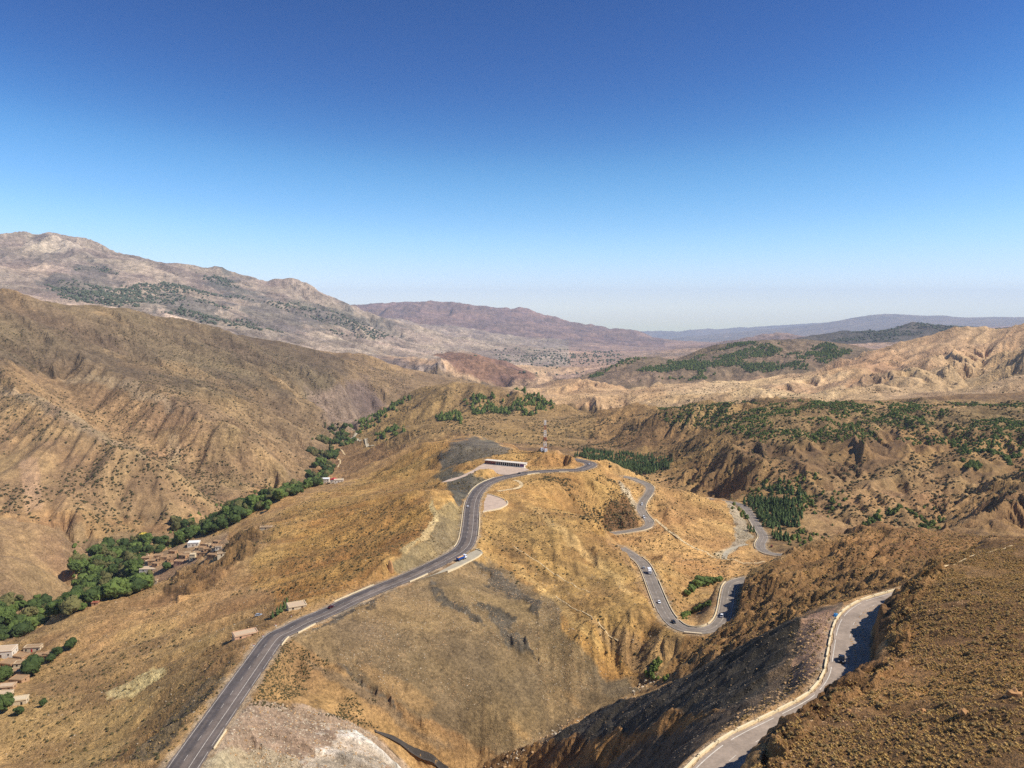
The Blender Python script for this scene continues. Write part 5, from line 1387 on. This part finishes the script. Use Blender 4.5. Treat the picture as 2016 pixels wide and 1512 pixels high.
def split_near(P, n, seed=0):
    """the n that show largest: visible and nearest first"""
    t = P[:, 0] / P[:, 1]; c = np.clip(np.interp(t, cols, np.arange(NC)).astype(int), 0, NC - 1); r = np.clip(np.searchsorted(rows, np.log(P[:, 1])), 0, NR - 1)
    vis = (P[:, 2] + 2.5) / P[:, 1] >= SMAX[np.maximum(r - 1, 0), c] - 1e-4
    px, py = to_pixel(t, P[:, 2] / P[:, 1])
    vis &= (px > -10) & (px < 2026)
    order = np.argsort(P[:, 1] + np.where(vis, 0, 1e6))
    k = min(n, int(vis.sum()))
    return P[order[:k]], P[order[k:]]

# foreground hill: dry tussocks
RHP = [(1475,1520),(1530,1440),(1590,1400),(1650,1352),(1748,1300),(1746,1250),(1762,1190),(1790,1145),(1840,1100),(1900,1076),(2016,1060),(2300,1048),(2350,1700),(1470,1700)]
P = spots(RHP, 80, 330, 42000, seed=1, feather=3, warp=3, clump=-.45, clump_scale=9)
scatter('tussocks', 'dry tan grass tussocks covering the reddish foreground hill', P[:37000], .25, .75, PROTO['tuft'], 1)
scatter('hill_scrub', 'olive brown scrub dotted among the tussocks of the foreground hill', P[37000:], .2, .9, PROTO['scrub'], 2)
P = spots(RHP, 80, 330, 5000, seed=3, feather=3, warp=3, clump=.4, clump_scale=14)
scatter('hill_stones', 'small tan stones strewn on the reddish foreground hill', P, .07, .32, PROTO['stone_tan'], 3)
# brown hill
BHP = [(1300,1335),(1360,1262),(1446,1208),(1450,1142),(1560,1090),(1610,1062),(1700,1043),(1870,1045),(2100,1075),(2100,1110),(1780,1150),(1760,1165),(1640,1194),(1480,1258)]
P = spots(BHP, 345, 600, 15000, seed=4, feather=3, warp=3)
scatter('brown_hill_tussocks', 'dry tussocks and scrub on the brown hill above the hairpin', P, .5, 1.3, PROTO['tuft'][:2] + PROTO['scrub'][:1], 4)
# stones on scree slopes and in the creek
P = spots([(560,1262),(640,1220),(760,1168),(900,1125),(960,1105),(1080,1180),(1250,1360),(1120,1430),(1000,1490),(880,1440),(700,1330)], 330, 560, 6500, seed=5, clump=.15, clump_scale=25)
scatter('scree_stones', 'pale and grey stones strewn over the big grey scree slope', P, .10, .5, PROTO['stone_pale'] + PROTO['stone_tan'] * 2, 5)
P = spots([(940,1512),(1010,1470),(1100,1425),(1200,1385),(1260,1345),(1290,1320),(1300,1335),(1210,1400),(1110,1450),(1000,1505)], 340, 450, 900, seed=6, feather=9, warp=14)
scatter('creek_boulders', 'whitish boulders lying along the dry creek bed', P, .15, .95, PROTO['stone_pale'] + PROTO['stone_tan'], 6)
P = spots([(1100,1440),(1310,1353),(1480,1258),(1570,1216),(1600,1230),(1560,1350),(1430,1410),(1330,1500),(1130,1510)], 150, 380, 4500, seed=7)
scatter('dark_scree_stones', 'dark and grey stones covering the charcoal scree below the foreground road', P, .08, .36, PROTO['stone_dark'] * 3 + PROTO['stone_tan'][:1], 7)
P = spots([(440,1470),(490,1390),(560,1375),(740,1437),(880,1520),(500,1520)], 150, 360, 2200, seed=8, clump=-.1, clump_scale=12)
scatter('pad_stones', 'pale stones scattered on the quarried ground at the bottom', P, .12, .7, PROTO['stone_pale'] * 2 + PROTO['stone_tan'], 8)
P = spots([(1560,1240),(1640,1200),(1625,1330),(1560,1385),(1400,1480),(1420,1440),(1540,1340)], 150, 300, 900, seed=9)
scatter('bench_scrub', 'low scrub on the stony bench beside the foreground road', P, .2, .7, PROTO['scrub'] + PROTO['stone_tan'], 9)
# golden ridge: small dark scrub
P = on_pads(spots([(0,1500),(0,1270),(150,1200),(300,1160),(480,1040),(640,965),(860,870),(1180,905),(1430,990),(1540,1105),(1450,1140),(1330,1250),(1250,1350),(1150,1270),(960,1100),(880,1090),(640,1210),(440,1400),(360,1512)], 260, 1250, 15000, clump=.12, clump_scale=60, seed=10))
scatter('ridge_scrub', 'small dark scrub dotted over the golden ridge slopes', P, .25, 1.0, PROTO['shrub'] + PROTO['scrub'], 10)
P = spots([(490,1390),(560,1262),(640,1290),(780,1400),(930,1470),(1000,1500),(860,1500),(740,1437),(600,1400)], 280, 420, 1500, clump=.1, clump_scale=20, seed=11)
scatter('gully_scrub', 'tiny dark scrub on the orange gully slopes above the quarried pad', P, .2, .6, PROTO['shrub'], 11)
P = spots([(540,1190),(560,1080),(640,1000),(800,970),(858,1000),(850,1040),(780,1090),(640,1180)], 420, 900, 3000, clump=.1, clump_scale=30, seed=12)
scatter('knob_scrub', 'brown scrub on the golden knob beside the ridge road', P, .4, 1.2, PROTO['scrub'], 12)
P = spots([(1040,945),(1180,930),(1230,960),(1250,1000),(1255,1030),(1190,1045),(1130,1000)], 600, 950, 1500, clump=.1, clump_scale=40, seed=13)
scatter('slope_scrub', 'brown scrub on the slope left of the winding road', P, .5, 1.5, PROTO['scrub'] + PROTO['shrub'][:1], 13)
P = on_pads(spots([(0,1500),(0,1270),(150,1200),(300,1160),(480,1040),(640,965),(860,870),(1180,905),(1430,990),(1540,1105),(1450,1140),(1330,1250),(1250,1350),(1150,1270),(960,1100),(880,1090),(640,1210),(440,1400),(360,1512)], 260, 1000, 42000, clump=-.2, clump_scale=25, seed=40))
scatter('ridge_grass', 'dry grass tufts thinly covering the golden ridge slopes', P, .25, .85, PROTO['tuft'][:1] + PROTO['scrub'] * 2, 40)
P = on_pads(spots([(0,1500),(0,1270),(150,1200),(480,1040),(860,870),(1430,990),(1540,1105),(1330,1250),(1250,1350),(960,1100),(880,1090),(640,1210),(440,1400),(360,1512)], 260, 1000, 9000, clump=.2, clump_scale=30, seed=41))
scatter('ridge_stones', 'pale and tan stones strewn over the golden ridge slopes', P, .12, .6, PROTO['stone_tan'] + PROTO['stone_pale'][:1], 41)
# left hillside shrubs
P = spots([(-80,880),(150,870),(330,850),(420,900),(560,965),(430,1035),(250,1050),(60,1030),(-80,1020)], 880, 1700, 2600, clump=.1, clump_scale=70, seed=14)
A_, B_ = split_near(P, 300)
g = rnd(14)
singles('hillside_shrub', 'dark rounded shrub dotted on the rusty foot of the left hillside', 'shrub', 'shrubs on the left hillside foot', A_, g.uniform(1.0, 2.3, len(A_)), PROTO['shrub'], seed=14)
scatter('left_hillside_shrubs', 'more distant dark shrubs on the left hillside', B_, 1.0, 2.4, PROTO['shrub'], 14)
P = spots([(-80,640),(330,650),(700,710),(820,740),(690,850),(560,960),(300,860),(-80,870)], 1100, 3300, 11000, clump=.12, clump_scale=160, seed=15)
scatter('upper_hillside_shrubs', 'sparse shrubs on the upper left hillside', P, .8, 2.2, PROTO['shrub'], 15)
# right hillside
EP = [(1150,890),(1180,820),(1400,795),(2200,790),(2200,1060),(1900,1050),(1560,1090),(1480,1000),(1330,965),(1200,920)]
P = spots(EP, 780, 2200, 20000, clump=.1, clump_scale=60, seed=16)
scatter('right_hillside_scrub', 'dense low brown scrub all over the rocky right hillside', P, .8, 2.5, PROTO['scrub'][:1] + PROTO['shrub'], 16)
P = np.concatenate([spots([(1290,800),(1400,795),(1580,785),(1860,795),(2200,795),(2200,890),(1900,885),(1760,865),(1640,875),(1560,880),(1470,860),(1300,830)], 1000, 2300, 34000, clump=-.06, clump_scale=60, seed=17),
     spots([(1860,840),(2016,830),(2016,930),(1900,920)], 900, 1400, 500, clump=.3, clump_scale=60, seed=18), spots([(1700,1030),(1780,980),(1860,1010),(1850,1060),(1720,1065)], 700, 1000, 160, clump=.3, clump_scale=40, seed=19)])
A_, B_ = split_near(P, 300)
singles('juniper_bush', 'bright green juniper bush on the right hillside', 'bush', 'junipers on the right hillside', A_, rnd(17).uniform(1.6, 3.2, len(A_)), PROTO['juniper'], seed=17)
scatter('juniper_wood', 'green juniper scrub along the crest of the right hillside', B_, 0.9, 2.7, PROTO['juniper'], 17, squash=(.6, .95))
# middle hill
P = spots([(690,850),(840,762),(1100,790),(1180,812),(1160,890),(1000,870),(880,850),(780,890)], 1250, 2450, 5000, clump=.1, clump_scale=70, seed=20)
scatter('middle_hill_scrub', 'brown scrub covering the middle hill behind the ridge', P, 1.0, 2.4, PROTO['scrub'] + PROTO['shrub'], 20)
P = np.concatenate([spots([(915,785),(1010,762),(1080,785),(1090,805),(1020,815),(960,810),(930,815)], 1600, 2500, 420, clump=.2, clump_scale=60, seed=21), spots([(860,815),(900,808),(910,830),(870,835)], 1500, 2400, 110, seed=22),
     spots([(730,860),(780,840),(800,848),(760,872)], 1500, 2300, 130, seed=23), spots([(700,830),(800,785),(805,792),(720,845),(705,850)], 1700, 2500, 170, seed=24)])
scatter('pine_patches', 'dark green pine patches on the middle hill', P, 3.4, 6.0, [m_ for m_ in PROTO['juniper']], 21, squash=(1.2, 1.6))
# pine plantations
trunk_p = trunk_mesh('pine_trunk', .02, .35, 3, 0)
P1 = spots([(1462,1000),(1490,975),(1560,965),(1580,985),(1570,1030),(1560,1062),(1525,1070),(1512,1050),(1497,1030),(1478,1010)], 740, 1010, 400, seed=25, feather=9, warp=22, clump=-.3, clump_scale=25)
P2 = spots([(1130,898),(1160,885),(1250,892),(1320,905),(1325,915),(1280,935),(1230,935),(1190,915)], 1050, 1800, 950, seed=26, feather=6, warp=12)
Pj = spots([(1440,1005),(1470,960),(1600,930),(1680,980),(1600,1080),(1530,1095),(1510,1075),(1560,1040)], 720, 1080, 330, seed=45, feather=14, warp=20, clump=.1, clump_scale=30)
scatter('plantation_fringe', 'green junipers and scrub fringing the pines by the valley road', Pj, 1.2, 3.2, PROTO['juniper'] + PROTO['shrub'][:1], 45)
A_, B_ = split_near(P1, 300)
singles('pine_tree', 'dark pine tree in the plantation beside the valley road', 'tree', 'pines beside the valley road', A_, rnd(25).uniform(6.5, 10.5, len(A_)), PROTO['pine'], trunk_p, 25)
scatter('pine_wood', 'dense dark pine wood behind the tower knoll', np.concatenate([P2, B_]), 6.5, 11, PROTO['pine'], 26)
P = spots([(1150,745),(1250,708),(1340,714),(1400,690),(1480,674),(1640,680),(1690,695),(1600,720),(1500,745),(1300,750)], 3380, 4250, 4200, clump=.3, clump_scale=140, seed=27)
scatter('green_hill_wood', 'dark green wood in broken patches on the distant hill', P, 3, 6.5, PROTO['juniper'], 27)
P = np.concatenate([spots([(70,540),(200,525),(300,560),(420,540),(540,590),(640,610),(830,660),(700,670),(450,640),(300,610),(120,590)], 4200, 8200, 5200, clump=.2, clump_scale=420, seed=28),
                    spots([(850,700),(960,700),(1050,745),(1130,740),(1250,710),(1200,690),(1000,685)], 3900, 8000, 600, clump=.3, clump_scale=300, seed=29)])
scatter('mountain_trees', 'scattered dark trees on the flank of the left mountain', P, 5, 12, PROTO['far_tree'], 28)
P = spots([(1100,770),(1600,735),(1740,690),(2200,640),(2200,790),(1200,800)], 1950, 3300, 2500, clump=.25, clump_scale=150, seed=30)
scatter('golden_hill_scrub', 'sparse scrub on the bare golden hills', P, 1.0, 2.6, PROTO['shrub'], 30)
P = spots([(1580,668),(1700,652),(1810,636),(1960,650),(2100,645),(2100,665),(1700,672)], 5300, 6900, 1600, clump=.2, clump_scale=300, seed=34)
scatter('dark_hill_trees', 'dark scrub on the far dark hills at the right', P, 5, 11, PROTO['far_tree'], 34)
# valley trees
VP = [(-80,1290),(0,1195),(60,1180),(120,1190),(150,1180),(140,1120),(200,1085),(290,1068),(350,1022),(430,1020),(520,985),(575,955),(600,930),(640,915),(600,890),(610,870),(640,850),(640,838),(700,838),(705,850),(690,870),(670,890),(665,920),(640,950),(560,985),(430,1045),(368,1068),(290,1095),(265,1110),(290,1165),(215,1190),(120,1215),(60,1250),(0,1275)]
P = np.concatenate([spots(VP, 560, 1000, 520, seed=31, feather=3, warp=6), spots(VP, 1000, 2150, 430, clump=.18, clump_scale=70, seed=33, feather=4, warp=8)])
trunk_b = trunk_mesh('broad_trunk', .035, .4, 4, 4)
A_, B_ = split_near(P, 300)
singles('valley_tree', 'leafy green tree in the dense grove along the left valley', 'tree', 'trees of the left valley grove', A_, rnd(31).uniform(5.5, 14, len(A_)), PROTO['broad'] + PROTO['broad_light'] + PROTO['broad_olive'], trunk_b, 31)
scatter('valley_grove', 'farther green trees filling the left valley floor', B_, 5, 13, PROTO['broad'] + PROTO['broad_light'] + PROTO['broad_olive'], 31, squash=(.8, 1.5))
P = spots([(130,1060),(290,1050),(520,960),(570,950),(590,965),(430,1050),(270,1105),(140,1150)], 800, 1600, 500, seed=32, feather=6, warp=10)
scatter('valley_edge_shrubs', 'low shrubs fringing the valley grove', P, 1.2, 3.0, PROTO['shrub'] + PROTO['juniper'], 32)
def one_tree(px, py, s, meshes, label, name='tree', cat='tree', sz=1.0, Dmin=0, trunk=None, k=0):
    p = sight(px, py, Dmin); r = empty(name, p, px); r.scale = (s, s, s * sz)
    o = bpy.data.objects.new('trunk', trunk or trunk_b); COL.objects.link(o); o.parent = r
    o = bpy.data.objects.new('crown', meshes[k % len(meshes)]); COL.objects.link(o); o.parent = r
    return tag(r, label, cat)
yel = lump_mesh('yellow_crown', 'leaf_yellow', crown_lumps(41, 14, .62, .85, .18), 41, 800, .045, .3, ICO2)
pop = lump_mesh('poplar_crown', 'leaf_broad', [(0,0,.25,.1,.14),(0.02,0,.45,.12,.2),(0,.01,.7,.1,.2),(0,0,.9,.06,.14)], 42, 120, .05, .2)
one_tree(281,1062,9,[yel],'yellow-leaved tree among the valley grove', Dmin=700)
one_tree(65,1330,11,PROTO['broad'],'big round dark tree in the lower village', k=1); one_tree(6,1343,10,PROTO['broad'],'dark tree at the left edge below the lower village', k=2); one_tree(4,1402,10,PROTO['broad'],'dark tree in the lower left corner', k=0)
one_tree(140,1278,6.5,PROTO['broad'],'lone round tree right of the lower village', k=1); one_tree(114,1291,6,PROTO['broad'],'smaller tree at the right end of the lower village', k=2); one_tree(100,1303,5,PROTO['broad'],'bushy tree just below the right end of the lower village', k=0)
one_tree(37,1407,4.5,PROTO['broad'],'small bush-like tree below the cream shed', k=1); one_tree(85,1390,4,PROTO['broad'],'low green bush right of the cream shed', k=2)
one_tree(350,1103,7,[pop],'slim dark tree in the middle of the upper village', k=0); one_tree(330,1122,7,PROTO['broad'],'dark tree at the near edge of the upper village', k=1)
for k, (px, py) in enumerate(((537,1217),(546,1211),(553,1206),(560,1200),(565,1195))):
    one_tree(px, py, 5.5 + k * .3, PROTO['pine'], ('first', 'second', 'third', 'fourth', 'fifth')[k] + ' dark conifer, counted from the left, in the hedge by the cream roadside house', 'hedge_tree', 'tree', 1.0, trunk=trunk_p, k=k)
for k, (px, py) in enumerate(((640,843),(654,842),(652,845))):
    one_tree(px, py, 17 - k, [pop], ('leftmost', 'rightmost', 'middle')[k] + ' tall slender poplar at the head of the valley grove', 'poplar', 'tree', Dmin=1500)
for k, (px, py, s) in enumerate(((1362,1165,5.0),(1371,1158,7.0),(1382,1154,8.5),(1393,1152,6.5),(1406,1147,5.0),(1353,1171,4.0),(1418,1144,3.8))):
    p = sight(px, py, 480); o = bpy.data.objects.new('gully_bush', PROTO['broad_light'][k % 2]); COL.objects.link(o); o.location = p - Vector((0,0,.6)); o.scale = (s*1.1, s*1.1, s); o.rotation_euler = (0,0,k)
    tag(o, 'green leafy bush in the thicket inside the hairpin', 'bush', 'bushes in the hairpin thicket')
P = np.array([sight(px + random.uniform(-3,3), py + random.uniform(-2,2), 430) for px, py in [(1345 + 3.2*k, 1214 - 1.4*k) for k in range(18)] for _ in range(3)] + [sight(1349 + random.uniform(-4,4), 1214 + random.uniform(-5,5), 430) for _ in range(14)])
scatter('hairpin_ditch_shrubs', 'green shrubs lining the ditch inside the hairpin', P, .8, 1.7, PROTO['juniper'], 35)
P = np.array([sight(px + random.uniform(-6,6), py + random.uniform(-5,5), 380) for px, py in [(1298,1302),(1292,1308),(1285,1316),(1280,1324),(1276,1330),(1290,1335),(1310,1338)] for _ in range(6)])
scatter('creek_shrubs', 'green shrubs along the creek below the hairpin', P, .8, 1.8, PROTO['juniper'], 36)
# boulders on the foreground hill
for px, py, s, lab in ((1999,1371,1.35,'large pale tan boulder near the right edge of the foreground hill'), (1896,1406,.9,'smaller tan boulder in the middle of the foreground hill'), (1817,1402,.7,'small pointed stone left of the tan boulders'), (1670,1400,.5,'little grey stone near the road edge of the foreground hill')):
    me = rock_mesh('boulder', 'rock_tan', int(px), ICO2); me.polygons.foreach_set('use_smooth', [False]*len(me.polygons))
    o = bpy.data.objects.new('boulder', me); COL.objects.link(o); o.location = sight(px, py) + Vector((0,0,.25*s)); o.scale = (s,s,s*1.2); tag(o, lab, 'boulder')
# blue tarpaulin bundle hung over the parapet
pt = sight(1646, 1213)
g = rnd(99); V = []; F = []; nn = 9
for i in range(nn):
    for j in range(nn):
        u, v = i/(nn-1)*2-1, j/(nn-1)*2-1
        V.append((u*1.0 + g.normal()*.06, v*.8 + g.normal()*.06, max(0, 1.2*(1-u*u*.8)*(1-v*v*.9)) + g.normal()*.09))
for i in range(nn-1):
    for j in range(nn-1): F.append((i*nn+j,(i+1)*nn+j,(i+1)*nn+j+1,i*nn+j+1))
me = bpy.data.meshes.new('tarpaulin'); me.from_pydata(V,[],F); me.materials.append(M['blue_cloth'])
o = bpy.data.objects.new('tarpaulin', me); COL.objects.link(o); o.location = pt + Vector((0,0,-.1)); tag(o, 'crumpled light blue tarpaulin beside the foreground parapet bend', 'tarpaulin')

# ------------------------------------------------------------------ air
hz, N, L, b = new_mat('haze_air')
N.remove(b)
pv = N.new('ShaderNodeVolumePrincipled'); pv.inputs['Color'].default_value = (0.66, 0.80, 1.0, 1); pv.inputs['Density'].default_value = HAZE; pv.inputs['Anisotropy'].default_value = 0.0
L.new(pv.outputs[0], N['Material Output'].inputs['Volume'])
zmin = float(Zg.min()) - 1; zmax = max(float(Zg.max()) + 60, 60)
o = MB().box(-36000, 36000, -300, 33500, zmin, zmax)
M['haze_air'] = hz
o = o.build('haze', 'haze_air'); tag(o, 'thin pale haze filling the air over the valleys', None, None, 'stuff')
print('done', round(time.time() - T0, 1))
